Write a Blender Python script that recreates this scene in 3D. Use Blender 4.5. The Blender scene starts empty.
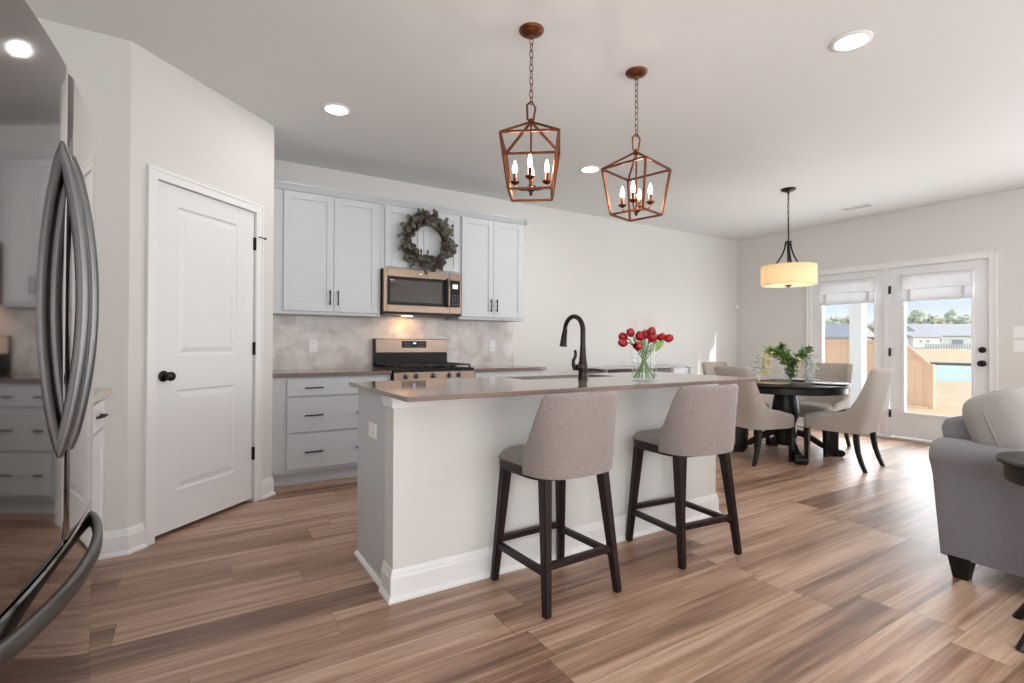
import bpy, bmesh, math, random
from mathutils import Vector, Matrix, Quaternion

random.seed(7)
sc = bpy.context.scene
COL = sc.collection
PI = math.pi

# ------------------------------------------------------------------ camera
cam_d = bpy.data.cameras.new('camera')
cam = bpy.data.objects.new('camera', cam_d)
COL.objects.link(cam)
_F = Vector((0.52732298, 0.84963079, 0.00761495))
_R = Vector((0.84963228, -0.5273601, 0.0040384))
_U = Vector((-0.00744697, -0.00434036, 0.99996285))
_M = Matrix((( _R.x, _U.x, -_F.x, 0), (_R.y, _U.y, -_F.y, 0), (_R.z, _U.z, -_F.z, 1.12455), (0, 0, 0, 1)))
cam.matrix_world = _M
cam_d.sensor_width = 36.0
cam_d.lens = 510.386 / 1024 * 36.0
cam_d.shift_y = -(341.5 - 339.794) / 1024
cam_d.clip_start = 0.02
cam_d.clip_end = 600
sc.camera = cam

# ------------------------------------------------------------------ colour management
sc.view_settings.view_transform = 'Standard'
sc.view_settings.look = 'None'
sc.view_settings.gamma = 1.0
sc.view_settings.use_curve_mapping = False
sc.view_settings.exposure = 0.04
sc.cycles.max_bounces = 10
sc.cycles.diffuse_bounces = 6
sc.cycles.glossy_bounces = 5
sc.cycles.transparent_max_bounces = 16
sc.cycles.transmission_bounces = 8
sc.cycles.sample_clamp_indirect = 6.0
sc.cycles.caustics_reflective = False
sc.cycles.caustics_refractive = False
sc.cycles.use_denoising = True

# ------------------------------------------------------------------ sky, sun
world = bpy.data.worlds.new('sky')
sc.world = world
world.use_nodes = True
nt = world.node_tree
for n in list(nt.nodes):
    nt.nodes.remove(n)
wo = nt.nodes.new('ShaderNodeOutputWorld')
bg = nt.nodes.new('ShaderNodeBackground')
tc = nt.nodes.new('ShaderNodeTexCoord')
sep = nt.nodes.new('ShaderNodeSeparateXYZ')
ramp = nt.nodes.new('ShaderNodeValToRGB')
nt.links.new(tc.outputs['Generated'], sep.inputs[0])
nt.links.new(sep.outputs['Z'], ramp.inputs[0])
ramp.color_ramp.elements[0].position = 0.0
ramp.color_ramp.elements[0].color = (0.62, 0.64, 0.66, 1)
ramp.color_ramp.elements[1].position = 0.09
ramp.color_ramp.elements[1].color = (0.32, 0.42, 0.56, 1)
e = ramp.color_ramp.elements.new(0.045)
e.color = (0.52, 0.57, 0.60, 1)
e = ramp.color_ramp.elements.new(1.0)
e.color = (0.62, 0.76, 1.0, 1)
nt.links.new(ramp.outputs[0], bg.inputs[0])
bg.inputs[1].default_value = 1.8
nt.links.new(bg.outputs[0], wo.inputs[0])


def light(name, kind, loc, power, color=(1, 1, 1), direction=None, size=0.1, size_y=None, spread=None):
    d = bpy.data.lights.new(name, kind)
    o = bpy.data.objects.new(name, d)
    COL.objects.link(o)
    o.location = loc
    d.energy = power
    d.color = color
    if kind == 'AREA':
        d.size = size
        if size_y:
            d.shape = 'RECTANGLE'
            d.size_y = size_y
        else:
            d.shape = 'DISK'
        if spread:
            d.spread = spread
    elif kind == 'POINT':
        d.shadow_soft_size = size
    if direction is not None:
        o.rotation_mode = 'QUATERNION'
        o.rotation_quaternion = Vector(direction).to_track_quat('-Z', 'Y')
    return o


sun = light('sun', 'SUN', (12, -8, 8), 3.8, (1.0, 0.93, 0.82), (-0.374, 0.927, -0.385))
sun.data.angle = math.radians(0.6)
# added fill lamps before the unseen windows' blinds, standing in for daylight
light('window_daylight', 'AREA', (1.4, -2.40, 1.45), 68, (0.97, 0.985, 1.0), (0, 1, 0.34), 2.2, 1.7)
light('window_daylight', 'AREA', (4.9, -2.40, 1.45), 68, (0.97, 0.985, 1.0), (0, 1, 0.34), 2.2, 1.7)
light('window_daylight', 'AREA', (7.02, -0.55, 1.40), 75, (0.95, 0.98, 1.0), (-1, 0, 0.12), 2.0, 1.7)
light('window_daylight', 'AREA', (-0.90, -1.05, 1.40), 68, (0.96, 0.985, 1.0), (1, 0.15, 0.10), 1.7, 1.6)
# daylight at the patio doors
light('patio_daylight', 'AREA', (7.35, 2.85, 1.0), 60, (0.95, 0.98, 1.0), (-1, 0, 0.30), 1.6, 1.6)

# ------------------------------------------------------------------ materials
def lin(c):
    return c / 12.92 if c <= 0.04045 else ((c + 0.055) / 1.055) ** 2.4


def rgb(r, g, b):
    return (lin(r / 255), lin(g / 255), lin(b / 255), 1)


def mat(name, color, rough=0.6, metal=0.0, noise=0.0, scale=40.0, bump=0.0, bscale=200.0, spec=None, sheen=0.0, coat=0.0, stretch=None):
    m = bpy.data.materials.new(name)
    m.use_nodes = True
    n = m.node_tree.nodes
    l = m.node_tree.links
    b = n['Principled BSDF']
    b.inputs['Base Color'].default_value = color
    b.inputs['Roughness'].default_value = rough
    b.inputs['Metallic'].default_value = metal
    if spec is not None:
        b.inputs['Specular IOR Level'].default_value = spec
    if sheen:
        b.inputs['Sheen Weight'].default_value = sheen
    if coat:
        b.inputs['Coat Weight'].default_value = coat
        b.inputs['Coat Roughness'].default_value = 0.08
    tcn = n.new('ShaderNodeTexCoord')
    mp = n.new('ShaderNodeMapping')
    l.new(tcn.outputs['Object'], mp.inputs[0])
    if stretch:
        mp.inputs['Scale'].default_value = stretch
    if noise:
        t = n.new('ShaderNodeTexNoise')
        t.inputs['Scale'].default_value = scale
        t.inputs['Detail'].default_value = 4
        l.new(mp.outputs[0], t.inputs['Vector'])
        mx = n.new('ShaderNodeMix')
        mx.data_type = 'RGBA'
        mx.inputs['A'].default_value = tuple(max(0, c * (1 - noise)) for c in color[:3]) + (1,)
        mx.inputs['B'].default_value = tuple(min(1, c * (1 + noise)) for c in color[:3]) + (1,)
        l.new(t.outputs['Fac'], mx.inputs['Factor'])
        l.new(mx.outputs['Result'], b.inputs['Base Color'])
    if bump:
        t2 = n.new('ShaderNodeTexNoise')
        t2.inputs['Scale'].default_value = bscale
        t2.inputs['Detail'].default_value = 3
        l.new(mp.outputs[0], t2.inputs['Vector'])
        bp = n.new('ShaderNodeBump')
        bp.inputs['Strength'].default_value = bump
        bp.inputs['Distance'].default_value = 0.01
        l.new(t2.outputs['Fac'], bp.inputs['Height'])
        l.new(bp.outputs[0], b.inputs['Normal'])
    return m


def weave(name, c1, c2, scale=420.0, bump=0.10):
    m = bpy.data.materials.new(name)
    m.use_nodes = True
    n = m.node_tree.nodes
    l = m.node_tree.links
    b = n['Principled BSDF']
    b.inputs['Roughness'].default_value = 0.9
    b.inputs['Sheen Weight'].default_value = 0.25
    b.inputs['Specular IOR Level'].default_value = 0.2
    tcn = n.new('ShaderNodeTexCoord')
    t = n.new('ShaderNodeTexNoise')
    t.inputs['Scale'].default_value = scale
    t.inputs['Detail'].default_value = 2
    mp = n.new('ShaderNodeMapping')
    mp.inputs['Scale'].default_value = (1, 1, 0.25)
    l.new(tcn.outputs['Object'], mp.inputs[0])
    l.new(mp.outputs[0], t.inputs['Vector'])
    mp2 = n.new('ShaderNodeMapping')
    mp2.inputs['Scale'].default_value = (0.25, 0.25, 1)
    t2 = n.new('ShaderNodeTexNoise')
    t2.inputs['Scale'].default_value = scale
    t2.inputs['Detail'].default_value = 2
    l.new(tcn.outputs['Object'], mp2.inputs[0])
    l.new(mp2.outputs[0], t2.inputs['Vector'])
    ad = n.new('ShaderNodeMath')
    ad.operation = 'ADD'
    l.new(t.outputs['Fac'], ad.inputs[0])
    l.new(t2.outputs['Fac'], ad.inputs[1])
    mr = n.new('ShaderNodeMapRange')
    mr.inputs['From Min'].default_value = 0.75
    mr.inputs['From Max'].default_value = 1.25
    l.new(ad.outputs[0], mr.inputs['Value'])
    mx = n.new('ShaderNodeMix')
    mx.data_type = 'RGBA'
    mx.inputs['A'].default_value = c1
    mx.inputs['B'].default_value = c2
    l.new(mr.outputs[0], mx.inputs['Factor'])
    l.new(mx.outputs['Result'], b.inputs['Base Color'])
    bp = n.new('ShaderNodeBump')
    bp.inputs['Strength'].default_value = bump
    bp.inputs['Distance'].default_value = 0.003
    l.new(ad.outputs[0], bp.inputs['Height'])
    l.new(bp.outputs[0], b.inputs['Normal'])
    return m


def floor_mat():
    m = bpy.data.materials.new('wood_plank')
    m.use_nodes = True
    n = m.node_tree.nodes
    l = m.node_tree.links
    b = n['Principled BSDF']

    def math_(op, a, bb=None, c=None):
        x = n.new('ShaderNodeMath')
        x.operation = op
        for i, v in enumerate((a, bb, c)):
            if v is None:
                continue
            if isinstance(v, (int, float)):
                x.inputs[i].default_value = v
            else:
                l.new(v, x.inputs[i])
        return x.outputs[0]
    tcn = n.new('ShaderNodeTexCoord')
    sp = n.new('ShaderNodeSeparateXYZ')
    l.new(tcn.outputs['Object'], sp.inputs[0])
    W, L = 0.18, 1.22
    yy = math_('DIVIDE', math_('ADD', sp.outputs['Y'], -0.77 + 18.0), W)
    row = math_('FLOOR', yy)
    fy = math_('FRACT', yy)
    wn = n.new('ShaderNodeTexWhiteNoise')
    wn.noise_dimensions = '1D'
    l.new(row, wn.inputs['W'])
    xx = math_('ADD', math_('DIVIDE', math_('ADD', sp.outputs['X'], 20.0), L), math_('MULTIPLY', wn.outputs['Value'], 7.3))
    cx = math_('FLOOR', xx)
    fx = math_('FRACT', xx)
    cmb = n.new('ShaderNodeCombineXYZ')
    l.new(cx, cmb.inputs[0])
    l.new(row, cmb.inputs[1])
    wn2 = n.new('ShaderNodeTexWhiteNoise')
    wn2.noise_dimensions = '2D'
    l.new(cmb.outputs[0], wn2.inputs['Vector'])
    rnd = wn2.outputs['Value']
    # grain coordinates, shifted per plank
    gv = n.new('ShaderNodeCombineXYZ')
    l.new(math_('MULTIPLY', sp.outputs['X'], 0.55), gv.inputs[0])
    l.new(math_('MULTIPLY', sp.outputs['Y'], 9.0), gv.inputs[1])
    l.new(math_('MULTIPLY', rnd, 40.0), gv.inputs[2])
    g1 = n.new('ShaderNodeTexNoise')
    g1.inputs['Scale'].default_value = 1.6
    g1.inputs['Detail'].default_value = 5
    g1.inputs['Distortion'].default_value = 0.6
    l.new(gv.outputs[0], g1.inputs['Vector'])
    gv2 = n.new('ShaderNodeCombineXYZ')
    l.new(math_('MULTIPLY', sp.outputs['X'], 2.0), gv2.inputs[0])
    l.new(math_('MULTIPLY', sp.outputs['Y'], 90.0), gv2.inputs[1])
    l.new(math_('MULTIPLY', rnd, 23.0), gv2.inputs[2])
    g2 = n.new('ShaderNodeTexNoise')
    g2.inputs['Scale'].default_value = 2.0
    g2.inputs['Detail'].default_value = 3
    l.new(gv2.outputs[0], g2.inputs['Vector'])
    gv3 = n.new('ShaderNodeCombineXYZ')
    l.new(math_('MULTIPLY', sp.outputs['X'], 0.9), gv3.inputs[0])
    l.new(math_('MULTIPLY', sp.outputs['Y'], 26.0), gv3.inputs[1])
    l.new(math_('MULTIPLY', rnd, 57.0), gv3.inputs[2])
    g3 = n.new('ShaderNodeTexNoise')
    g3.inputs['Scale'].default_value = 1.7
    g3.inputs['Detail'].default_value = 4
    g3.inputs['Distortion'].default_value = 0.8
    l.new(gv3.outputs[0], g3.inputs['Vector'])
    f = math_('ADD', math_('MULTIPLY', g1.outputs['Fac'], 1.0), math_('ADD', math_('MULTIPLY', g2.outputs['Fac'], 0.22), math_('MULTIPLY', math_('SUBTRACT', g3.outputs['Fac'], 0.5), 0.75)))
    f = math_('ADD', f, 0.14)
    f = math_('ADD', f, math_('MULTIPLY', math_('SUBTRACT', rnd, 0.5), 0.42))
    f = math_('SUBTRACT', f, 0.25)
    cr = n.new('ShaderNodeValToRGB')
    els = cr.color_ramp.elements
    els[0].position = 0.18
    els[0].color = rgb(108, 79, 63)
    els[1].position = 0.85
    els[1].color = rgb(202, 172, 150)
    ee = els.new(0.5)
    ee.color = rgb(161, 127, 105)
    l.new(f, cr.inputs[0])
    # seams
    sy = math_('MINIMUM', fy, math_('SUBTRACT', 1.0, fy))
    sx = math_('MINIMUM', fx, math_('SUBTRACT', 1.0, fx))
    seam = math_('MAXIMUM', math_('LESS_THAN', math_('MULTIPLY', sy, W), 0.0012), math_('LESS_THAN', math_('MULTIPLY', sx, L), 0.0014))
    mx = n.new('ShaderNodeMix')
    mx.data_type = 'RGBA'
    l.new(math_('MULTIPLY', seam, 0.6), mx.inputs['Factor'])
    l.new(cr.outputs[0], mx.inputs['A'])
    mx.inputs['B'].default_value = rgb(60, 42, 34)
    l.new(mx.outputs['Result'], b.inputs['Base Color'])
    l.new(math_('ADD', 0.34, math_('MULTIPLY', g2.outputs['Fac'], 0.12)), b.inputs['Roughness'])
    b.inputs['Specular IOR Level'].default_value = 0.75
    bp = n.new('ShaderNodeBump')
    bp.inputs['Strength'].default_value = 0.12
    bp.inputs['Distance'].default_value = 0.002
    l.new(math_('SUBTRACT', g2.outputs['Fac'], seam), bp.inputs['Height'])
    l.new(bp.outputs[0], b.inputs['Normal'])
    return m


def tile_mat():
    m = bpy.data.materials.new('marble_tile')
    m.use_nodes = True
    n = m.node_tree.nodes
    l = m.node_tree.links
    b = n['Principled BSDF']
    b.inputs['Roughness'].default_value = 0.28
    tcn = n.new('ShaderNodeTexCoord')
    sp = n.new('ShaderNodeSeparateXYZ')
    cb = n.new('ShaderNodeCombineXYZ')
    l.new(tcn.outputs['Object'], sp.inputs[0])
    l.new(sp.outputs['X'], cb.inputs[0])
    l.new(sp.outputs['Z'], cb.inputs[1])
    br = n.new('ShaderNodeTexBrick')
    br.inputs['Scale'].default_value = 1.0
    br.inputs['Brick Width'].default_value = 0.152
    br.inputs['Row Height'].default_value = 0.076
    br.inputs['Mortar Size'].default_value = 0.0015
    br.inputs['Color1'].default_value = rgb(218, 213, 209)
    br.inputs['Color2'].default_value = rgb(202, 196, 192)
    br.inputs['Mortar'].default_value = rgb(196, 191, 187)
    l.new(cb.outputs[0], br.inputs['Vector'])
    t = n.new('ShaderNodeTexNoise')
    t.inputs['Scale'].default_value = 7
    t.inputs['Detail'].default_value = 8
    t.inputs['Distortion'].default_value = 0.4
    l.new(cb.outputs[0], t.inputs['Vector'])
    cr = n.new('ShaderNodeValToRGB')
    cr.color_ramp.elements[0].position = 0.36
    cr.color_ramp.elements[0].color = rgb(230, 226, 224)
    cr.color_ramp.elements[1].position = 0.55
    cr.color_ramp.elements[1].color = (1, 1, 1, 1)
    l.new(t.outputs['Fac'], cr.inputs[0])
    mx = n.new('ShaderNodeMix')
    mx.data_type = 'RGBA'
    mx.blend_type = 'MULTIPLY'
    mx.inputs['Factor'].default_value = 1
    l.new(br.outputs['Color'], mx.inputs['A'])
    l.new(cr.outputs[0], mx.inputs['B'])
    l.new(mx.outputs['Result'], b.inputs['Base Color'])
    bp = n.new('ShaderNodeBump')
    bp.inputs['Strength'].default_value = 0.3
    bp.inputs['Distance'].default_value = 0.002
    bp.invert = True
    l.new(br.outputs['Fac'], bp.inputs['Height'])
    l.new(bp.outputs[0], b.inputs['Normal'])
    return m


def glass_mat(name, tint=(1, 1, 1, 1), gloss=0.08, rough=0.0):
    m = bpy.data.materials.new(name)
    m.use_nodes = True
    n = m.node_tree.nodes
    l = m.node_tree.links
    for x in list(n):
        n.remove(x)
    o = n.new('ShaderNodeOutputMaterial')
    t = n.new('ShaderNodeBsdfTransparent')
    t.inputs[0].default_value = tint
    g = n.new('ShaderNodeBsdfGlossy')
    g.inputs['Roughness'].default_value = rough
    fr = n.new('ShaderNodeLayerWeight')
    fr.inputs['Blend'].default_value = 0.25
    mu = n.new('ShaderNodeMath')
    mu.operation = 'MULTIPLY_ADD'
    l.new(fr.outputs['Facing'], mu.inputs[0])
    mu.inputs[1].default_value = 0.12
    mu.inputs[2].default_value = gloss * 0.4
    mi = n.new('ShaderNodeMixShader')
    l.new(mu.outputs[0], mi.inputs[0])
    l.new(t.outputs[0], mi.inputs[1])
    l.new(g.outputs[0], mi.inputs[2])
    l.new(mi.outputs[0], o.inputs[0])
    return m


def clear_pane(name):
    m = bpy.data.materials.new(name)
    m.use_nodes = True
    n = m.node_tree.nodes
    l = m.node_tree.links
    for x in list(n):
        n.remove(x)
    o = n.new('ShaderNodeOutputMaterial')
    t = n.new('ShaderNodeBsdfTransparent')
    t.inputs[0].default_value = (0.97, 0.98, 0.98, 1)
    g = n.new('ShaderNodeBsdfGlossy')
    g.inputs['Roughness'].default_value = 0.0
    mi = n.new('ShaderNodeMixShader')
    mi.inputs[0].default_value = 0.04
    l.new(t.outputs[0], mi.inputs[1])
    l.new(g.outputs[0], mi.inputs[2])
    l.new(mi.outputs[0], o.inputs[0])
    return m


def emit(name, color, strength):
    m = bpy.data.materials.new(name)
    m.use_nodes = True
    n = m.node_tree.nodes
    b = n['Principled BSDF']
    b.inputs['Base Color'].default_value = (0.8, 0.8, 0.8, 1)
    b.inputs['Emission Color'].default_value = color
    b.inputs['Emission Strength'].default_value = strength
    return m


def translucent(name, color, fac=0.5):
    m = bpy.data.materials.new(name)
    m.use_nodes = True
    n = m.node_tree.nodes
    l = m.node_tree.links
    for x in list(n):
        n.remove(x)
    o = n.new('ShaderNodeOutputMaterial')
    d = n.new('ShaderNodeBsdfDiffuse')
    d.inputs[0].default_value = color
    t = n.new('ShaderNodeBsdfTranslucent')
    t.inputs[0].default_value = color
    mi = n.new('ShaderNodeMixShader')
    mi.inputs[0].default_value = fac
    l.new(d.outputs[0], mi.inputs[1])
    l.new(t.outputs[0], mi.inputs[2])
    l.new(mi.outputs[0], o.inputs[0])
    return m


M = {}
M['wall'] = mat('wall_paint', rgb(216, 215, 212), 0.75, bump=0.04, bscale=300)
M['ceiling'] = mat('ceiling_paint', rgb(225, 226, 226), 0.9, bump=0.08, bscale=120)
M['trim'] = mat('trim_white', rgb(232, 232, 232), 0.35, noise=0.02, scale=3)
M['door'] = mat('door_white', rgb(228, 229, 231), 0.38, noise=0.02, scale=3)
M['cab'] = mat('cabinet_paint', rgb(195, 199, 203), 0.4, noise=0.02, scale=3)
M['cabwhite'] = mat('cabinet_white', rgb(226, 227, 229), 0.4, noise=0.02, scale=3)
M['floor'] = floor_mat()
M['tile'] = tile_mat()
M['quartz'] = mat('quartz_top', rgb(126, 110, 102), 0.07, noise=0.10, scale=350, spec=0.6)
M['steel'] = mat('stainless_steel', rgb(128, 112, 100), 0.30, 1.0, noise=0.04, scale=30, stretch=(1, 1, 60))
M['fridge'] = mat('dark_stainless', rgb(158, 153, 150), 0.055, 1.0, noise=0.015, scale=5)
M['fridge_handle'] = mat('handle_steel', rgb(108, 107, 107), 0.34, 1.0, noise=0.03, scale=20)
M['fridge_side'] = mat('fridge_side', rgb(90, 90, 92), 0.5, 0.2, noise=0.02)
M['bronze'] = mat('oil_rubbed_bronze', rgb(44, 36, 33), 0.35, 0.7, noise=0.15, scale=60)
M['copper'] = mat('aged_copper', rgb(106, 62, 38), 0.36, 0.85, noise=0.25, scale=70)
M['black'] = mat('black_enamel', rgb(14, 13, 13), 0.32, noise=0.1, spec=0.2)
M['blackmatt'] = mat('black_cast_iron', rgb(22, 21, 21), 0.6, noise=0.15)
M['darkglass'] = mat('dark_glass', rgb(66, 60, 56), 0.06, noise=0.03, spec=0.8)
M['darkwood'] = mat('espresso_wood', rgb(34, 22, 21), 0.42, noise=0.25, scale=18, spec=0.3, stretch=(4, 4, 0.6))
M['blackwood'] = mat('black_wood', rgb(24, 21, 21), 0.38, noise=0.2, scale=18, spec=0.35, stretch=(4, 4, 0.6))
M['stoolfab'] = weave('stool_linen', rgb(126, 115, 111), rgb(150, 140, 136))
M['seatfab'] = weave('seat_linen', rgb(112, 104, 100), rgb(148, 140, 135))
M['chairfab'] = weave('chair_linen', rgb(158, 149, 140), rgb(184, 175, 166))
M['sofafab'] = weave('sofa_tweed', rgb(112, 110, 114), rgb(130, 128, 132), 380)
M['pillowfab'] = weave('cushion_tweed', rgb(134, 130, 127), rgb(150, 146, 142), 380)
M['plate'] = mat('outlet_plastic', rgb(238, 238, 238), 0.4, noise=0.01)
M['pane'] = clear_pane('window_glass')
M['vase'] = glass_mat('vase_glass', (0.965, 0.975, 0.975, 1), 0.015)
M['water'] = glass_mat('vase_water', (0.95, 0.965, 0.945, 1), 0.01)
M['bulb'] = emit('candle_bulb_glow', (1.0, 0.88, 0.76, 1), 110)
M['led'] = emit('downlight_glow', (1.0, 0.97, 0.92, 1), 9)
M['display'] = emit('display_glow', (0.25, 0.45, 1.0, 1), 1.6)
M['display_white'] = emit('clock_glow', (0.85, 0.9, 1.0, 1), 1.2)
M['shade'] = translucent('drum_shade_fabric', rgb(248, 236, 212), 0.55)
M['diffuser'] = translucent('diffuser_acrylic', rgb(252, 246, 232), 0.7)
M['roman'] = translucent('sheer_linen', rgb(222, 223, 226), 0.10)
M['tulip'] = mat('tulip_petal', rgb(160, 5, 16), 0.45, noise=0.25, scale=60)
M['stem'] = mat('green_stem', rgb(112, 138, 80), 0.5, noise=0.2, scale=40)
M['leaf'] = mat('green_leaf', rgb(140, 168, 98), 0.5, noise=0.3, scale=30)
M['darkleaf'] = mat('dark_leaf', rgb(104, 132, 84), 0.5, noise=0.3, scale=30)
M['wisteria'] = mat('cream_blossom', rgb(214, 203, 164), 0.6, noise=0.12, scale=50)
M['wisteria2'] = mat('white_blossom', rgb(204, 208, 202), 0.6, noise=0.1, scale=50)
M['euca'] = mat('eucalyptus_leaf', rgb(82, 86, 72), 0.6, noise=0.45, scale=25)
M['brownleaf'] = mat('brown_leaf', rgb(50, 38, 31), 0.65, noise=0.3, scale=25)
M['twig'] = mat('vine_twig', rgb(66, 48, 38), 0.8, noise=0.3, scale=40)
M['sprig'] = mat('pale_sprig', rgb(206, 190, 176), 0.8, noise=0.1)
M['brownwood'] = mat('brown_wood', rgb(70, 50, 42), 0.4, noise=0.25, scale=12, stretch=(0.5, 4, 4))
M['plateware'] = mat('stoneware', rgb(206, 200, 194), 0.3, noise=0.03)
M['charger'] = mat('wooden_charger', rgb(178, 150, 124), 0.5, noise=0.15, scale=15, stretch=(1, 8, 8))
M['grass'] = mat('dry_lawn', rgb(230, 198, 156), 0.95, noise=0.22, scale=1.2)
M['pond'] = mat('pond_water', rgb(206, 214, 212), 0.8, noise=0.05, scale=0.4)
M['bank'] = mat('pond_bank', rgb(120, 104, 92), 0.9, noise=0.2, scale=0.5)
M['cedar'] = mat('cedar_board', rgb(244, 204, 170), 0.8, noise=0.14, scale=3, stretch=(1, 1, 0.2))
M['concrete'] = mat('patio_concrete', rgb(205, 200, 195), 0.85, noise=0.08, scale=6)
M['siding'] = mat('grey_siding', rgb(190, 198, 196), 0.8, noise=0.05, scale=0.5)
M['sidingwhite'] = mat('white_siding', rgb(228, 228, 226), 0.8, noise=0.04, scale=0.5)
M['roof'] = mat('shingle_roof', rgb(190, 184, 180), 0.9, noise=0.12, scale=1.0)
M['roofdark'] = mat('dark_shingle_roof', rgb(120, 120, 126), 0.9, noise=0.12, scale=1.0)
M['housewin'] = mat('house_window', rgb(130, 138, 146), 0.3, noise=0.1)
M['tree'] = mat('tree_foliage', rgb(206, 208, 184), 0.9, noise=0.35, scale=0.8)  # distance haze mixed into the tree line's foliage colour
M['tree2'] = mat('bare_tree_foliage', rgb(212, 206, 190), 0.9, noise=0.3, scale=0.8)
M['trunk'] = mat('tree_trunk', rgb(112, 98, 84), 0.9, noise=0.2, scale=2)


# ------------------------------------------------------------------ mesh helpers
def BM():
    return bmesh.new()


def box(bm, x0, x1, y0, y1, z0, z1, bev=0.0, seg=2, mtx=None):
    r = bmesh.ops.create_cube(bm, size=1.0)
    vs = r['verts']
    m4 = Matrix.Translation(((x0 + x1) / 2, (y0 + y1) / 2, (z0 + z1) / 2)) @ Matrix.Diagonal((abs(x1 - x0), abs(y1 - y0), abs(z1 - z0), 1))
    bmesh.ops.transform(bm, matrix=m4, verts=vs)
    if bev > 0:
        es = list({e for v in vs for e in v.link_edges})
        r2 = bmesh.ops.bevel(bm, geom=es, offset=bev, segments=seg, affect='EDGES', profile=0.5)
        vs = list({v for v in r2['verts']} | {v for v in vs if v.is_valid})
    if mtx is not None:
        bmesh.ops.transform(bm, matrix=mtx, verts=[v for v in vs if v.is_valid])
    return vs


def loft(bm, rings, close_ring=True, caps=True, close_path=False):
    vr = [[bm.verts.new(p) for p in r] for r in rings]
    n = len(vr[0])
    m = len(vr)
    for i in range(m if close_path else m - 1):
        a, b = vr[i], vr[(i + 1) % m]
        for j in range(n if close_ring else n - 1):
            k = (j + 1) % n
            try:
                bm.faces.new((a[j], a[k], b[k], b[j]))
            except ValueError:
                pass
    if caps and close_ring and not close_path:
        try:
            bm.faces.new(list(reversed(vr[0])))
            bm.faces.new(vr[-1])
        except ValueError:
            pass
    return [v for r in vr for v in r]


def lathe(bm, prof, c=(0, 0, 0), seg=28, caps=True):
    rings = []
    for r, z in prof:
        rings.append([(c[0] + max(r, 1e-4) * math.cos(2 * PI * k / seg), c[1] + max(r, 1e-4) * math.sin(2 * PI * k / seg), c[2] + z) for k in range(seg)])
    return loft(bm, rings, True, caps)


def tube(bm, pts, r, seg=8, caps=True, r_fn=None, closed=False, ex=1.0):
    pts = [Vector(p) for p in pts]
    n = len(pts)
    rings = []
    up = None
    for i, p in enumerate(pts):
        if closed:
            t = (pts[(i + 1) % n] - pts[i - 1]).normalized()
        else:
            t = (pts[min(i + 1, n - 1)] - pts[max(i - 1, 0)]).normalized()
        if up is None:
            up = Vector((0, 0, 1)) if abs(t.z) < 0.9 else Vector((0, 1, 0))
        a = t.cross(up)
        if a.length < 1e-5:
            a = t.cross(Vector((1, 0, 0)))
        a.normalize()
        b = a.cross(t).normalized()
        up = b
        rr = r_fn(i / (n - 1)) if r_fn else r
        rings.append([p + a * rr * math.cos(2 * PI * k / seg) * ex + b * rr * math.sin(2 * PI * k / seg) for k in range(seg)])
    return loft(bm, rings, True, caps, closed)


def bar(bm, a, b, w, w2=None, roll=0.0):
    """square bar from a to b"""
    a = Vector(a)
    b = Vector(b)
    w2 = w if w2 is None else w2
    t = (b - a).normalized()
    up = Vector((0, 0, 1)) if abs(t.z) < 0.95 else Vector((0, 1, 0))
    s = t.cross(up).normalized()
    u = s.cross(t)
    if roll:
        q = Quaternion(t, roll)
        s = q @ s
        u = q @ u
    rings = []
    for p, ww in ((a, w), (b, w2)):
        h = ww / 2
        rings.append([p + s * h + u * h, p - s * h + u * h, p - s * h - u * h, p + s * h - u * h])
    return loft(bm, rings)


def ball(bm, c, rx, ry=None, rz=None, seg=12, rings=8, mtx=None):
    ry = rx if ry is None else ry
    rz = rx if rz is None else rz
    r = bmesh.ops.create_uvsphere(bm, u_segments=seg, v_segments=rings, radius=1)
    m4 = Matrix.Translation(c) @ (mtx if mtx is not None else Matrix.Identity(4)) @ Matrix.Diagonal((rx, ry, rz, 1))
    bmesh.ops.transform(bm, matrix=m4, verts=r['verts'])
    return r['verts']


def cushion(bm, c, sx, sy, sz, e1=0.45, e2=0.35, mtx=None, nu=32, nv=16):
    def pw(v, e):
        return math.copysign(abs(v) ** e, v)
    rings = []
    for i in range(nv + 1):
        ph = -PI / 2 + PI * i / nv
        ring = []
        for j in range(nu):
            th = 2 * PI * j / nu
            x = max(pw(math.cos(ph), e1), 0) * pw(math.cos(th), e2)
            y = max(pw(math.cos(ph), e1), 0) * pw(math.sin(th), e2)
            z = pw(math.sin(ph), e1)
            if i in (0, nv):
                x *= 0.001
                y *= 0.001
            ring.append(Vector((x * sx, y * sy, z * sz)))
        rings.append(ring)
    m4 = Matrix.Translation(c) @ (mtx if mtx is not None else Matrix.Identity(4))
    return loft(bm, [[m4 @ p for p in r] for r in rings])


def link(o):
    COL.objects.link(o)
    return o


def root_of(o):
    while o.parent is not None:
        o = o.parent
    return o


def O(name, bm, m, parent=None, smooth=True, world=True, angle=38):
    """link a bmesh as ONE mesh object; world=True: vertices are given in world coordinates"""
    if parent is not None and world:
        bmesh.ops.translate(bm, verts=bm.verts, vec=-root_of(parent).location)
    bmesh.ops.recalc_face_normals(bm, faces=bm.faces)
    if smooth:
        lim = math.radians(angle)
        for f in bm.faces:
            f.smooth = True
        for ed in bm.edges:
            if len(ed.link_faces) == 2 and ed.calc_face_angle(0) > lim:
                ed.smooth = False
    me = bpy.data.meshes.new(name)
    bm.to_mesh(me)
    bm.free()
    for x in (m if isinstance(m, (list, tuple)) else [m]):
        me.materials.append(x)
    o = bpy.data.objects.new(name, me)
    link(o)
    if parent is not None:
        o.parent = parent
    return o


def tag(o, label=None, cat=None, group=None, kind=None):
    if label:
        o['label'] = label
    if cat:
        o['category'] = cat
    if group:
        o['group'] = group
    if kind:
        o['kind'] = kind
    return o


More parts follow.
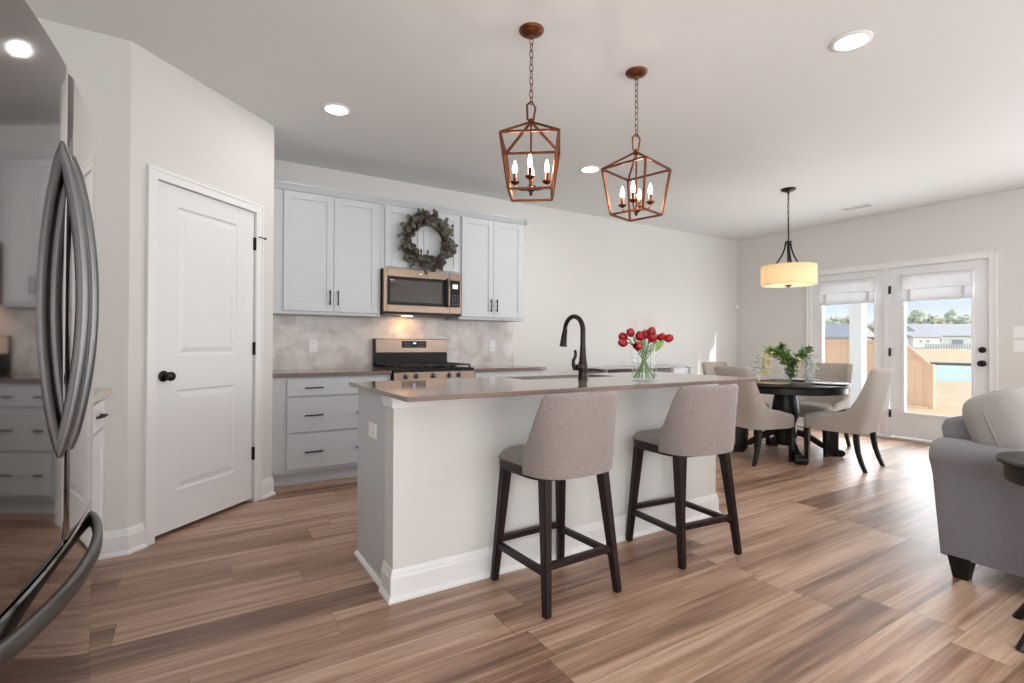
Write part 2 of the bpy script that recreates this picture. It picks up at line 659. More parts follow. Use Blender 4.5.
def T(name, label, cat, loc=(0, 0, 0), rz=0.0, group=None, kind=None):
    o = bpy.data.objects.new(name, None)
    link(o)
    o.empty_display_size = 0.1
    o.location = loc
    o.rotation_euler = (0, 0, rz)
    return tag(o, label, cat, group, kind)


def S(name, bm, m, label=None):
    o = O(name, bm, m, smooth=False)
    o['kind'] = 'structure'
    if label:
        o['label'] = label
    return o


def dup(root, loc, rz, label, group=None):
    r = root.copy()
    link(r)
    r.location = loc
    r.rotation_euler = (0, 0, rz)
    r['label'] = label
    if group:
        r['group'] = group
    for ch in list(root.children):
        c = ch.copy()
        link(c)
        c.parent = r
        for g in list(ch.children):
            d = g.copy()
            link(d)
            d.parent = c
    return r


# ------------------------------------------------------------------ room shell
YB, XR, H = 4.8968, 7.1605, 2.7353
XL, YN = -1.02, -2.55
XD, YR = -0.302, 3.3894          # pantry outer corner
XE, YE = 0.489, 4.1537           # pantry inner corner
PANG = 0.7682

b = BM()
box(b, XL - 0.15, XR + 0.15, YN - 0.15, YB + 0.15, -0.10, 0.0)
S('floor', b, M['floor'])
b = BM()
box(b, XL - 0.15, XR + 0.15, YN - 0.15, YB + 0.15, H, H + 0.12)
S('ceiling', b, M['ceiling'])
b = BM()
box(b, XL - 0.12, XR + 0.12, YB, YB + 0.12, 0, H)
S('wall_back', b, M['wall'])
b = BM()
VY0, VY1 = -2.0, -0.1
box(b, XL - 0.12, XL, YN - 0.12, VY0, 0, H)
box(b, XL - 0.12, XL, VY1, YB + 0.12, 0, H)
box(b, XL - 0.12, XL, VY0, VY1, 0, 0.5)
box(b, XL - 0.12, XL, VY0, VY1, 2.3, H)
S('wall_left', b, M['wall'])
# right wall with the patio door opening
OY0, OY1, OZ = 1.905, 3.775, 2.075
b = BM()
WY0, WY1 = -1.65, 0.55
box(b, XR, XR + 0.14, YN - 0.12, WY0, 0, H)
box(b, XR, XR + 0.14, WY1, OY0, 0, H)
box(b, XR, XR + 0.14, WY0, WY1, 0, 0.5)
box(b, XR, XR + 0.14, WY0, WY1, 2.3, H)
box(b, XR, XR + 0.14, OY1, YB + 0.12, 0, H)
box(b, XR, XR + 0.14, OY0, OY1, OZ, H)
S('wall_right', b, M['wall'])
# near wall behind the camera with two unseen windows added for light
WX = ((0.2, 2.6), (3.7, 6.1))
b = BM()
box(b, XL - 0.12, WX[0][0], YN - 0.12, YN, 0, H)
box(b, WX[0][1], WX[1][0], YN - 0.12, YN, 0, H)
box(b, WX[1][1], XR + 0.12, YN - 0.12, YN, 0, H)
for x0, x1 in WX:
    box(b, x0, x1, YN - 0.12, YN, 0, 0.5)
    box(b, x0, x1, YN - 0.12, YN, 2.4, H)
S('wall_near', b, M['wall'])
for i, (x0, x1) in enumerate(WX):
    b = BM()
    box(b, x0, x1, YN - 0.10, YN - 0.02, 0.5, 0.56)
    box(b, x0, x1, YN - 0.10, YN - 0.02, 2.34, 2.4)
    for xx in (x0, (x0 + x1) / 2 - 0.03, x1 - 0.06):
        box(b, xx, xx + 0.06, YN - 0.10, YN - 0.02, 0.5, 2.4)
    w_ = S('window_%d' % (i + 1), b, M['trim'])
    b = BM()
    for k in range(38):
        zz = 0.58 + k * 0.047
        box(b, x0 + 0.02, x1 - 0.02, YN - 0.019, YN - 0.015, zz, zz + 0.05)
    O('closed_blind', b, M['trim'], w_, smooth=False)  # unseen blind added to keep sun stripes off the floor
b = BM()
box(b, XR + 0.02, XR + 0.10, WY0, WY1, 0.5, 0.56)
box(b, XR + 0.02, XR + 0.10, WY0, WY1, 2.24, 2.3)
for yy in (WY0, (WY0 + WY1) / 2 - 0.03, WY1 - 0.06):
    box(b, XR + 0.02, XR + 0.10, yy, yy + 0.06, 0.5, 2.3)
w_ = S('window_3', b, M['trim'])  # unseen window added at right to spread a sheen over the floor
b = BM()
for k in range(36):
    zz = 0.56 + k * 0.047
    box(b, XR + 0.012, XR + 0.016, WY0 + 0.02, WY1 - 0.02, zz, zz + 0.05)
O('closed_blind', b, M['trim'], w_, smooth=False)  # added blind blocks outside light here as well
b = BM()
box(b, XL - 0.10, XL - 0.02, VY0, VY1, 0.5, 0.56)
box(b, XL - 0.10, XL - 0.02, VY0, VY1, 2.24, 2.3)
for yy in (VY0, (VY0 + VY1) / 2 - 0.03, VY1 - 0.06):
    box(b, XL - 0.10, XL - 0.02, yy, yy + 0.06, 0.5, 2.3)
w_ = S('window_4', b, M['trim'])  # unseen window added at left to brighten the island end
b = BM()
for k in range(36):
    zz = 0.56 + k * 0.047
    box(b, XL - 0.016, XL - 0.012, VY0 + 0.02, VY1 - 0.02, zz, zz + 0.05)
O('closed_blind', b, M['trim'], w_, smooth=False)  # added blind shuts this opening against outside light
# pantry walls
dv = Vector((math.cos(PANG), math.sin(PANG), 0))
nv = Vector((math.sin(PANG), -math.cos(PANG), 0))
b = BM()
box(b, XL, XD, YR, YR + 0.11, 0, H)
S('wall_pantry_left', b, M['wall'])
b = BM()
box(b, XE - 0.11, XE, YE, YB, 0, H)
S('wall_pantry_right', b, M['wall'])
DM = Matrix.Translation((XD, YR, 0)) @ Matrix.Rotation(PANG, 4, 'Z')   # local: x along wall, -y towards room
PLEN = 1.0999
PD0, PD1, PDT = 0.150, 0.916, 2.046
b = BM()
box(b, 0, PD0, 0, 0.11, 0, H, mtx=DM)
box(b, PD1, PLEN, 0, 0.11, 0, H, mtx=DM)
box(b, PD0, PD1, 0, 0.11, PDT, H, mtx=DM)
S('wall_pantry', b, M['wall'])


def base_profile(bm, a, c, out, h=0.135, t=0.014, mA=0.0, mB=0.0):
    """baseboard with shoe along a->c, out = unit normal to the room"""
    a = Vector((a[0], a[1], 0))
    c = Vector((c[0], c[1], 0))
    out = Vector((out[0], out[1], 0)).normalized()
    t0 = (c - a).normalized()
    prof = [(0, 0), (t + 0.012, 0), (t + 0.012, 0.010), (t + 0.004, 0.022), (t, 0.024), (t, h - 0.035), (t - 0.003, h - 0.028), (t - 0.006, h - 0.012), (0.004, h), (0, h)]
    rings = []
    for p, mm in ((a, -mA), (c, mB)):
        rings.append([p + out * u + t0 * u * mm + Vector((0, 0, z)) for u, z in prof])
    loft(bm, rings)


b = BM()
base_profile(b, (XL, YR), (XD, YR), (0, -1), mB=0.4)
S('baseboard_pantry_left', b, M['trim'])
b = BM()
p0 = DM @ Vector((0, 0, 0))
p1 = DM @ Vector((PD0 - 0.052, 0, 0))
base_profile(b, p0, p1, nv, mA=0.4)
p0 = DM @ Vector((PD1 + 0.062, 0, 0))
p1 = DM @ Vector((PLEN, 0, 0))
base_profile(b, p0, p1, nv, mB=0.4)
S('baseboard_pantry', b, M['trim'])
b = BM()
base_profile(b, (3.05, YB), (XR, YB), (0, -1))
S('baseboard_back', b, M['trim'])
b = BM()
base_profile(b, (XR, YB), (XR, 3.84), (-1, 0))
base_profile(b, (XR, 1.86), (XR, YN), (-1, 0))
S('baseboard_right', b, M['trim'])

# ------------------------------------------------------------------ pantry door (door_1)
def molded_panel(bm, x0, x1, z0, z1, yf):
    """raised field inside a sunk frame; face at y = yf looking to -y"""
    def ring(i, y):
        return [(x0 + i, y, z0 + i), (x1 - i, y, z0 + i), (x1 - i, y, z1 - i), (x0 + i, y, z1 - i)]
    loft(bm, [ring(0, yf), ring(0.010, yf + 0.009), ring(0.022, yf + 0.009), ring(0.050, yf + 0.001), ring(0.052, yf + 0.001)], True, False)
    f = ring(0.052, yf + 0.001)
    bm.faces.new([bm.verts.new(p) for p in f])


def door_obj(name, loc, rz):
    o = bpy.data.objects.new(name, None)
    link(o)
    o.location = loc
    o.rotation_euler = (0, 0, rz)
    o['kind'] = 'structure'
    return o


d1 = door_obj('door_1', (XD, YR, 0), PANG)
d1['label'] = 'white two panel pantry door on the diagonal wall'
b = BM()
x0, x1, zt, zb = PD0 + 0.004, PD1 - 0.004, PDT - 0.004, 0.028
yf = 0.008
P1 = (0.300, 0.758, 1.045, 1.925)
P2 = (0.300, 0.758, 0.250, 0.842)
box(b, x0, P1[0], yf, yf + 0.035, zb, zt)
box(b, P1[1], x1, yf, yf + 0.035, zb, zt)
box(b, P1[0], P1[1], yf, yf + 0.035, P1[3], zt)
box(b, P1[0], P1[1], yf, yf + 0.035, P2[3], P1[2])
box(b, P1[0], P1[1], yf, yf + 0.035, zb, P2[2])
molded_panel(b, *P1, yf)
molded_panel(b, *P2, yf)
box(b, P1[0], P1[1], yf + 0.012, yf + 0.03, zb + 0.1, zt - 0.05)
O('leaf', b, M['door'], d1, smooth=False, world=False)
b = BM()
cw = 0.056
for a0, a1, z0, z1 in ((PD0 - cw, PD0 + 0.002, 0, PDT + cw), (PD1 - 0.002, PD1 + cw, 0, PDT + cw), (PD0, PD1, PDT - 0.002, PDT + cw)):
    box(b, a0, a1, -0.016, 0.004, z0, z1, 0.004)
box(b, PD0 - cw - 0.004, PD0 - cw + 0.012, -0.021, 0, 0, PDT + cw + 0.004)
box(b, PD1 + cw - 0.012, PD1 + cw + 0.004, -0.021, 0, 0, PDT + cw + 0.004)
box(b, PD0 - cw, PD1 + cw, -0.021, 0, PDT + cw - 0.012, PDT + cw + 0.004)
O('casing', b, M['trim'], d1, smooth=False, world=False)
b = BM()
kx, kz = 0.213, 0.930
RX = Matrix.Rotation(PI / 2, 4, 'X')   # lathe axis z -> -y
lathe(b, [(0.0, 0.0), (0.032, 0.0), (0.032, 0.005), (0.026, 0.010), (0.012, 0.014), (0.011, 0.034), (0.016, 0.038), (0.025, 0.045), (0.0275, 0.055), (0.025, 0.063), (0.014, 0.069), (0.0, 0.070)])
bmesh.ops.transform(b, matrix=Matrix.Translation((kx, yf, kz)) @ RX, verts=b.verts)
kn = O('knob', b, M['bronze'], d1, world=False)
kn['label'] = 'dark bronze round door knob'
for k, hz in enumerate((1.822, 1.083, 0.345)):
    b = BM()
    tube(b, [(PD1 - 0.001, -0.004, hz - 0.045), (PD1 - 0.001, -0.004, hz + 0.045)], 0.0075, 10)
    box(b, PD1 - 0.012, PD1 + 0.008, -0.003, 0.010, hz - 0.044, hz + 0.044)
    hn = O('hinge', b, M['bronze'], d1, world=False)
    hn['label'] = 'dark bronze hinge'
    if k == 0:
        b = BM()
        tube(b, [(PD1, -0.006, hz + 0.052), (PD1 + 0.02, -0.022, hz + 0.052), (PD1 + 0.055, -0.034, hz + 0.048)], 0.004, 8)
        tube(b, [(PD1 + 0.055, -0.034, hz + 0.048), (PD1 + 0.062, -0.036, hz + 0.047)], 0.008, 8)
        O('door_stop', b, M['bronze'], hn, world=False)

# ------------------------------------------------------------------ patio doors (door_2)
d2 = door_obj('door_2', (XR, 0, 0), 0)
d2['label'] = 'white double patio door with full glass panes'
b = BM()
xo = -0.020
box(b, xo, 0.0, 1.868, 1.930, 0, 2.120, 0.004)
box(b, xo, 0.0, 3.757, 3.822, 0, 2.120, 0.004)
box(b, xo, 0.0, 1.930, 3.757, 2.058, 2.120, 0.004)
box(b, xo - 0.006, 0, 1.862, 1.876, 0, 2.126)
box(b, xo - 0.006, 0, 3.814, 3.828, 0, 2.126)
box(b, xo - 0.006, 0, 1.868, 3.822, 2.112, 2.126)
O('casing', b, M['trim'], d2, smooth=False, world=False)
b = BM()
box(b, -0.002, 0.14, OY0, 1.929, 0, OZ)
box(b, -0.002, 0.14, 3.757, OY1, 0, OZ)
box(b, -0.002, 0.14, 1.93, 3.757, 2.052, OZ)
box(b, -0.010, 0.14, 2.848, 2.905, 0.0, 2.052)
O('jamb', b, M['trim'], d2, smooth=False, world=False)
b = BM()
box(b, -0.055, 0.16, 1.90, 3.78, 0.0, 0.018, 0.003)
O('threshold', b, mat('threshold_metal', rgb(205, 196, 184), 0.4, 0.3, noise=0.05), d2, smooth=False, world=False)


def patio_leaf(y0, y1, g0, g1, zg0, zg1, name):
    b = BM()
    zb_, zt_ = 0.036, 2.049
    xa, xb = 0.004, 0.048
    box(b, xa, xb, y0, g0, zb_, zt_)
    box(b, xa, xb, g1, y1, zb_, zt_)
    box(b, xa, xb, g0, g1, zb_, zg0)
    box(b, xa, xb, g0, g1, zg1, zt_)
    lf = O(name, b, M['door'], d2, smooth=False, world=False)
    b = BM()
    fw = 0.018
    for (a0, a1, c0, c1) in ((g0 - fw, g0 + 0.008, zg0 - fw, zg1 + fw), (g1 - 0.008, g1 + fw, zg0 - fw, zg1 + fw), (g0, g1, zg0 - fw, zg0 + 0.008), (g0, g1, zg1 - 0.008, zg1 + fw)):
        box(b, xa - 0.010, xb + 0.010, a0, a1, c0, c1, 0.003)
    O('glazing_bead', b, M['trim'], lf, smooth=False, world=False)
    b = BM()
    box(b, 0.024, 0.029, g0, g1, zg0, zg1)
    O('pane', b, M['pane'], lf, smooth=False, world=False)
    return lf


leafA = patio_leaf(1.934, 2.845, 2.072, 2.699, 0.322, 1.915, 'leaf')
leafB = patio_leaf(2.908, 3.754, 3.004, 3.634, 0.322, 1.915, 'leaf')
for hz in (1.794, 1.042, 0.304):
    b = BM()
    tube(b, [(-0.012, 2.845, hz - 0.048), (-0.012, 2.845, hz + 0.048)], 0.009, 10)
    box(b, -0.008, 0.004, 2.832, 2.858, hz - 0.046, hz + 0.046)
    h_ = O('hinge', b, M['bronze'], leafA, world=False)
    h_['label'] = 'dark bronze hinge'
RY = Matrix.Rotation(-PI / 2, 4, 'Y')   # z -> -x
for nm, z_, prof in (('knob', 0.933, [(0, 0), (0.034, 0), (0.034, 0.006), (0.028, 0.011), (0.013, 0.015), (0.012, 0.032), (0.02, 0.038), (0.030, 0.047), (0.032, 0.057), (0.026, 0.067), (0.0, 0.070)]),
                     ('deadbolt', 1.077, [(0, 0), (0.033, 0), (0.033, 0.008), (0.028, 0.016), (0.026, 0.022), (0.0, 0.024)])):
    b = BM()
    lathe(b, prof)
    bmesh.ops.transform(b, matrix=Matrix.Translation((0.004, 1.988, z_)) @ RY, verts=b.verts)
    h_ = O(nm, b, M['bronze'], leafA, world=False)
    h_['label'] = 'dark round ' + nm
b = BM()
box(b, -0.001, 0.012, 1.925, 1.934, 0.90, 0.965)
h_ = O('strike_plate', b, M['bronze'], d2, smooth=False, world=False)


# roman shades hung on the door leaves
def roman_shade(y0, y1, ztop, zbot, label):
    t = T('roman_shade', label, 'window shade', (XR - 0.01, (y0 + y1) / 2, zbot), 0, 'roman shades on the patio doors')
    x = XR - 0.014
    b = BM()
    prof = []
    zs = [(0.0, ztop), (-0.006, ztop - 0.06), (-0.010, ztop - 0.125), (-0.014, ztop - 0.175), (-0.020, ztop - 0.186), (-0.004, ztop - 0.190),
          (-0.018, ztop - 0.196), (-0.026, ztop - 0.26), (-0.032, zbot + 0.012), (-0.026, zbot), (-0.012, zbot + 0.004), (-0.008, zbot + 0.03)]
    rings = []
    N = 22
    for i in range(N + 1):
        yy = y0 + (y1 - y0) * i / N
        w = 0.002 * math.sin(i * 1.3) + 0.002 * math.sin(i * 2.9)
        rings.append([(x + dx + w, yy, z + 0.003 * math.sin(i * 0.9) * (1 if z < ztop - 0.2 else 0)) for dx, z in zs])
    loft(b, rings, False, False)
    O('shade_fabric', b, M['roman'], t)
    b = BM()
    box(b, x - 0.010, x + 0.012, y0, y1, ztop - 0.012, ztop + 0.010, 0.003)
    O('head_rail', b, M['trim'], t, smooth=False)
    for f in (0.12, 0.88):
        yy = y0 + (y1 - y0) * f
        b = BM()
        box(b, x - 0.036, x - 0.026, yy - 0.018, yy + 0.018, zbot + 0.005, zbot + 0.145, 0.002)
        O('tie_strap', b, M['roman'], t, smooth=False)
    return t


roman_shade(2.055, 2.712, 1.968, 1.636, 'white roman shade on the patio door with the knob')
roman_shade(2.985, 3.652, 1.985, 1.648, 'white roman shade on the fixed patio door left of hinges')

# ------------------------------------------------------------------ cabinets
YU = YB - 0.35          # front of upper doors
def shaker(bm, x0, x1, z0, z1, yf, t=0.02, fw=0.058, rec=0.008):
    box(bm, x0, x0 + fw, yf, yf + t, z0, z1, 0.0015, 1)
    box(bm, x1 - fw, x1, yf, yf + t, z0, z1, 0.0015, 1)
    box(bm, x0 + fw, x1 - fw, yf, yf + t, z0, z0 + fw, 0.0015, 1)
    box(bm, x0 + fw, x1 - fw, yf, yf + t, z1 - fw, z1, 0.0015, 1)
    box(bm, x0 + fw - 0.002, x1 - fw + 0.002, yf + rec, yf + t, z0 + fw - 0.002, z1 - fw + 0.002)


def pull_v(x, z0, z1, yf, parent):
    b = BM()
    box(b, x - 0.005, x + 0.005, yf - 0.030, yf - 0.020, z0, z1, 0.002)
    box(b, x - 0.004, x + 0.004, yf - 0.022, yf, z0 + 0.012, z0 + 0.022)
    box(b, x - 0.004, x + 0.004, yf - 0.022, yf, z1 - 0.022, z1 - 0.012)
    o = O('handle', b, M['bronze'], parent, smooth=False)
    o['label'] = 'dark bronze bar pull'


def pull_h(x0, x1, z, yf, parent):
    b = BM()
    box(b, x0, x1, yf - 0.030, yf - 0.020, z - 0.005, z + 0.005, 0.002)
    box(b, x0 + 0.012, x0 + 0.022, yf - 0.022, yf, z - 0.004, z + 0.004)
    box(b, x1 - 0.022, x1 - 0.012, yf - 0.022, yf, z - 0.004, z + 0.004)
    o = O('handle', b, M['bronze'], parent, smooth=False)
    o['label'] = 'dark bronze bar pull'


def upper_cabinet(x0, x1, z0, doors, label, zd0, zd1=2.383):
    t = T('upper_cabinet', label, 'kitchen cabinet', ((x0 + x1) / 2, YB - 0.16, z0), 0, 'grey wall cabinets')
    b = BM()
    box(b, x0, x1, YU + 0.0205, YB - 0.002, z0, 2.412)
    O('body', b, M['cab'], t, smooth=False)
    n = len(doors)
    for i, (a, c, side) in enumerate(doors):
        b = BM()
        shaker(b, a, c, zd0, zd1, YU)
        d = O('door', b, M['cab'], t, smooth=False)
        hx = c - 0.032 if side == 'R' else a + 0.032
        pull_v(hx, zd0 + 0.055, zd0 + 0.185, YU, d)
    return t


upper_cabinet(0.489, 1.424, 1.366, [(0.612, 1.010, 'R'), (1.013, 1.398, 'L')], 'grey two door wall cabinet at left beside the pantry', 1.392)
upper_cabinet(1.426, 2.214, 1.806, [(1.462, 1.831, 'R'), (1.834, 2.204, 'L')], 'short grey wall cabinet behind the wreath above the microwave', 1.826)
upper_cabinet(2.216, 2.984, 1.366, [(2.236, 2.595, 'R'), (2.598, 2.952, 'L')], 'grey two door wall cabinet right of the microwave', 1.392)
# crown moulding along the three uppers
t = None
b = BM()
prof = [(0.0, 2.392), (-0.010, 2.392), (-0.014, 2.402), (-0.026, 2.420), (-0.036, 2.434), (-0.040, 2.436), (-0.040, 2.450), (0.02, 2.450), (0.02, 2.414), (0.0, 2.414)]
yb_ = YU + 0.018
rings = [[(0.4895, yb_ + d, z) for d, z in prof], [(2.986, yb_ + d, z) for d, z in prof]]
loft(b, rings)
rings = [[(2.985 - d, y_, z) for d, z in prof] for y_ in (yb_ - 0.04, YB - 0.003)]
loft(b, rings)
o = O('crown_molding', b, M['cab'], smooth=False)
tag(o, 'grey crown moulding along the top of the wall cabinets', 'moulding')

# base cabinets along the back wall
YBF = YB - 0.63
ZC = 0.8889      # top of the counter


def base_cabinet(x0, x1, label):
    t = T('base_cabinet', label, 'kitchen cabinet', ((x0 + x1) / 2, YB - 0.3, 0), 0, 'grey base cabinets')
    b = BM()
    box(b, x0, x1, YBF + 0.0205, YB - 0.002, 0.108, ZC - 0.032)
    O('body', b, M['cab'], t, smooth=False)
    b = BM()
    box(b, x0, x1, YB - 0.535, YB - 0.515, 0.0, 0.108)
    box(b, x0, x1, YB - 0.545, YB - 0.535, 0.0, 0.018)
    O('toe_kick', b, M['cab'], t, smooth=False)
    return t


t = base_cabinet(0.492, 1.432, 'grey base cabinet with three wide drawers left of the range')
for z0, z1 in ((0.707, 0.841), (0.424, 0.692), (0.136, 0.407)):
    b = BM()
    box(b, 0.606, 1.404, YBF, YBF + 0.02, z0, z1, 0.0025)
    d = O('drawer', b, M['cab'], t, smooth=False)
    for hx in (0.802, 1.200):
        pull_h(hx - 0.07, hx + 0.07, (z0 + z1) / 2 - 0.004, YBF, d)
t = base_cabinet(2.222, 3.030, 'grey base cabinet right of the range')
b = BM()
box(b, 2.245, 3.008, YBF, YBF + 0.02, 0.707, 0.841, 0.0025)
d = O('drawer', b, M['cab'], t, smooth=False)
pull_h(2.33, 2.47, 0.772, YBF, d)
pull_h(2.78, 2.92, 0.772, YBF, d)
for a, c, s in ((2.245, 2.625, 1), (2.628, 3.008, -1)):
    b = BM()
    shaker(b, a, c, 0.136, 0.692, YBF)
    d = O('door', b, M['cab'], t, smooth=False)
    pull_v(c - 0.032 if s > 0 else a + 0.032, 0.52, 0.65, YBF, d)
for x0, x1, lab in ((0.4895, 1.432, 'taupe quartz countertop left of the range'), (2.220, 3.062, 'taupe quartz countertop right of the range')):
    b = BM()
    box(b, x0, x1, YB - 0.645, YB - 0.013, ZC - 0.031, ZC, 0.004)
    o = O('countertop', b, M['quartz'], smooth=False)
    tag(o, lab, 'countertop')
b = BM()
box(b, 0.4895, 3.054, YB - 0.012, YB - 0.001, ZC - 0.002, 1.366)
box(b, 1.44, 2.21, YB - 0.012, YB - 0.001, 1.366, 1.80)
o = O('backsplash', b, M['tile'], smooth=False)
tag(o, 'grey marble subway tile backsplash behind the range', 'backsplash')


# ------------------------------------------------------------------ outlets, switches, sensor, vent
def outlet(loc, rz, label, w=0.072, h=0.117, kind='outlet'):
    t = T('wall_outlet' if kind == 'outlet' else 'light_switch', label, 'outlet' if kind == 'outlet' else 'light switch', loc, rz)
    b = BM()
    box(b, -w / 2, w / 2, -0.006, 0.0, -h / 2, h / 2, 0.002)
    O('cover_plate', b, M['plate'], t, smooth=False, world=False)
    if kind == 'outlet':
        for dz in (-0.026, 0.026):
            b = BM()
            box(b, -0.017, 0.017, -0.008, -0.004, dz - 0.014, dz + 0.014, 0.003)
            s = O('socket', b, M['plate'], t, smooth=False, world=False)
            b = BM()
            box(b, -0.008, -0.0055, -0.0085, -0.0075, dz - 0.004, dz + 0.007)
            box(b, 0.0055, 0.008, -0.0085, -0.0075, dz - 0.004, dz + 0.006)
            O('slot', b, M['blackmatt'], s, smooth=False, world=False)
    else:
        n = kind
        for i in range(n):
            xx = (i - (n - 1) / 2) * 0.046
            b = BM()
            box(b, xx - 0.016, xx + 0.016, -0.009, -0.004, -0.033, 0.033, 0.002)
            O('rocker', b, M['plate'], t, smooth=False, world=False)
    return t


outlet((0.906, YB - 0.0125, 1.095), 0, 'white outlet on the backsplash left of the range')
outlet((2.774, YB - 0.0125, 1.100), 0, 'white outlet on the backsplash right of the range')
outlet((XR - 0.001, 1.66, 1.265), PI / 2, 'upper white switch plate right of the patio door', 0.165, 0.117, 3)
outlet((XR - 0.001, 1.66, 1.122), PI / 2, 'lower white switch plate right of the patio door', 0.165, 0.117, 3)
t = T('motion_sensor', 'small white motion sensor high in the room corner', 'sensor', (XR - 0.04, YB - 0.001, 1.70))
b = BM()
box(b, -0.024, 0.024, -0.034, 0, -0.03, 0.045, 0.008)
O('housing', b, M['plate'], t, world=False)
b = BM()
box(b, -0.016, 0.016, -0.038, -0.032, -0.02, 0.008, 0.004)
O('lens', b, M['diffuser'], t, world=False)

t = T('ceiling_vent', 'white air vent in the ceiling near the patio doors', 'vent', (6.55, 2.93, H))
b = BM()
for a0, a1, c0, c1 in ((-0.08, 0.08, -0.17, -0.15), (-0.08, 0.08, 0.15, 0.17), (-0.08, -0.06, -0.15, 0.15), (0.06, 0.08, -0.15, 0.15)):
    box(b, a0, a1, c0, c1, -0.010, 0, 0.002)
O('frame', b, M['trim'], t, smooth=False, world=False)
b = BM()
for k in range(6):
    xx = -0.05 + k * 0.02
    box(b, xx - 0.001, xx + 0.001, -0.15, 0.15, -0.011, 0.0, mtx=Matrix.Translation((xx, 0, -0.005)) @ Matrix.Rotation(0.6, 4, 'Y') @ Matrix.Translation((-xx, 0, 0.005)))
O('slats', b, mat('vent_grey', rgb(215, 215, 215), 0.6, noise=0.02), t, smooth=False, world=False)


def downlight(x, y, label, power):
    t = T('recessed_light', label, 'ceiling light', (x, y, H), 0, 'recessed ceiling lights')
    b = BM()
    lathe(b, [(0.073, 0.0), (0.096, 0.0), (0.096, -0.004), (0.090, -0.008), (0.076, -0.009), (0.073, -0.004)], seg=40, caps=False)
    O('trim_ring', b, M['trim'], t, world=False)
    b = BM()
    lathe(b, [(0.0, -0.006), (0.075, -0.006), (0.075, -0.003), (0.0, -0.003)], seg=40)
    O('lens', b, M['led'], t, world=False)
    light('recessed_lamp', 'AREA', (x, y, H - 0.012), power, (1.0, 0.97, 0.94), (0, 0, -1), 0.15)
    return t


downlight(0.815, 3.616, 'recessed ceiling light in front of the wall cabinets at left', 4)
downlight(3.076, 3.606, 'recessed ceiling light behind the right lantern pendant', 9)
downlight(2.940, 1.343, 'largest recessed ceiling light at upper right of the photo', 9)

# ------------------------------------------------------------------ microwave
t = T('microwave', 'stainless over-the-range microwave under the wreath', 'microwave', (1.82, YB - 0.2, 1.39))
ym = YB - 0.40
mx0, mx1, mz0, mz1 = 1.434, 2.207, 1.390, 1.804
b = BM()
box(b, mx0, mx1, ym + 0.03, YB - 0.014, mz0 + 0.012, mz1 - 0.002, 0.004)
O('body', b, M['steel'], t, smooth=False)
b = BM()
xs = 2.085
box(b, mx0, mx0 + 0.032, ym, ym + 0.03, mz0 + 0.02, mz1, 0.003)
box(b, xs - 0.004, xs, ym, ym + 0.03, mz0 + 0.02, mz1)
box(b, mx0 + 0.032, xs - 0.004, ym, ym + 0.03, mz1 - 0.072, mz1, 0.003)
box(b, mx0 + 0.032, xs - 0.004, ym, ym + 0.03, mz0 + 0.02, mz0 + 0.085, 0.003)
dr = O('door', b, M['steel'], t, smooth=False)
b = BM()
box(b, mx0 + 0.032, xs - 0.004, ym + 0.004, ym + 0.028, mz0 + 0.083, mz1 - 0.070)
O('window_frame', b, M['black'], dr, smooth=False)
b = BM()
box(b, mx0 + 0.062, xs - 0.085, ym + 0.001, ym + 0.006, mz0 + 0.112, mz1 - 0.100)
O('window', b, M['darkglass'], dr, smooth=False)
b = BM()
tube(b, [(xs - 0.030, ym + 0.002, 1.480), (xs - 0.030, ym - 0.030, 1.492), (xs - 0.030, ym - 0.040, 1.55), (xs - 0.030, ym - 0.043, 1.61), (xs - 0.030, ym - 0.040, 1.67), (xs - 0.030, ym - 0.030, 1.724), (xs - 0.030, ym + 0.002, 1.736)], 0.013, 12)
O('handle', b, M['steel'], dr)
b = BM()
box(b, xs + 0.001, mx1, ym, ym + 0.03, mz1 - 0.072, mz1, 0.003)
box(b, xs + 0.001, mx1, ym, ym + 0.03, mz0 + 0.02, mz0 + 0.085, 0.003)
box(b, mx1 - 0.016, mx1, ym, ym + 0.03, mz0 + 0.085, mz1 - 0.072)
O('control_surround', b, M['steel'], t, smooth=False)
b = BM()
box(b, xs + 0.001, mx1 - 0.016, ym + 0.002, ym + 0.03, mz0 + 0.085, mz1 - 0.072)
cp = O('control_panel', b, M['black'], t, smooth=False)
b = BM()
box(b, xs + 0.030, mx1 - 0.040, ym, ym + 0.004, mz1 - 0.150, mz1 - 0.110)
O('display', b, M['display_white'], cp, smooth=False)
b = BM()
for r in range(5):
    for c in range(3):
        box(b, xs + 0.024 + c * 0.026, xs + 0.040 + c * 0.026, ym, ym + 0.004, mz0 + 0.105 + r * 0.022, mz0 + 0.117 + r * 0.022)
O('keypad', b, mat('keypad_grey', rgb(70, 68, 66), 0.5, noise=0.02), cp, smooth=False)
b = BM()
box(b, 1.77, 1.80, ym - 0.0012, ym + 0.002, mz1 - 0.040, mz1 - 0.030)
O('badge', b, M['plate'], dr, smooth=False)
b = BM()
box(b, mx0 + 0.004, mx1 - 0.004, ym + 0.005, YB - 0.05, mz0, mz0 + 0.02)
O('vent_base', b, M['black'], t, smooth=False)
b = BM()
box(b, 1.70, 1.80, YB - 0.17, YB - 0.11, mz0 - 0.003, mz0 + 0.001)
O('cooktop_lamp', b, emit('cooktop_lamp_glow', (1.0, 0.62, 0.30, 1), 6), t, smooth=False)
light('cooktop_lamp_light', 'AREA', (1.75, YB - 0.14, mz0 - 0.006), 1.1, (1.0, 0.46, 0.17), (0, 0, -1), 0.08)

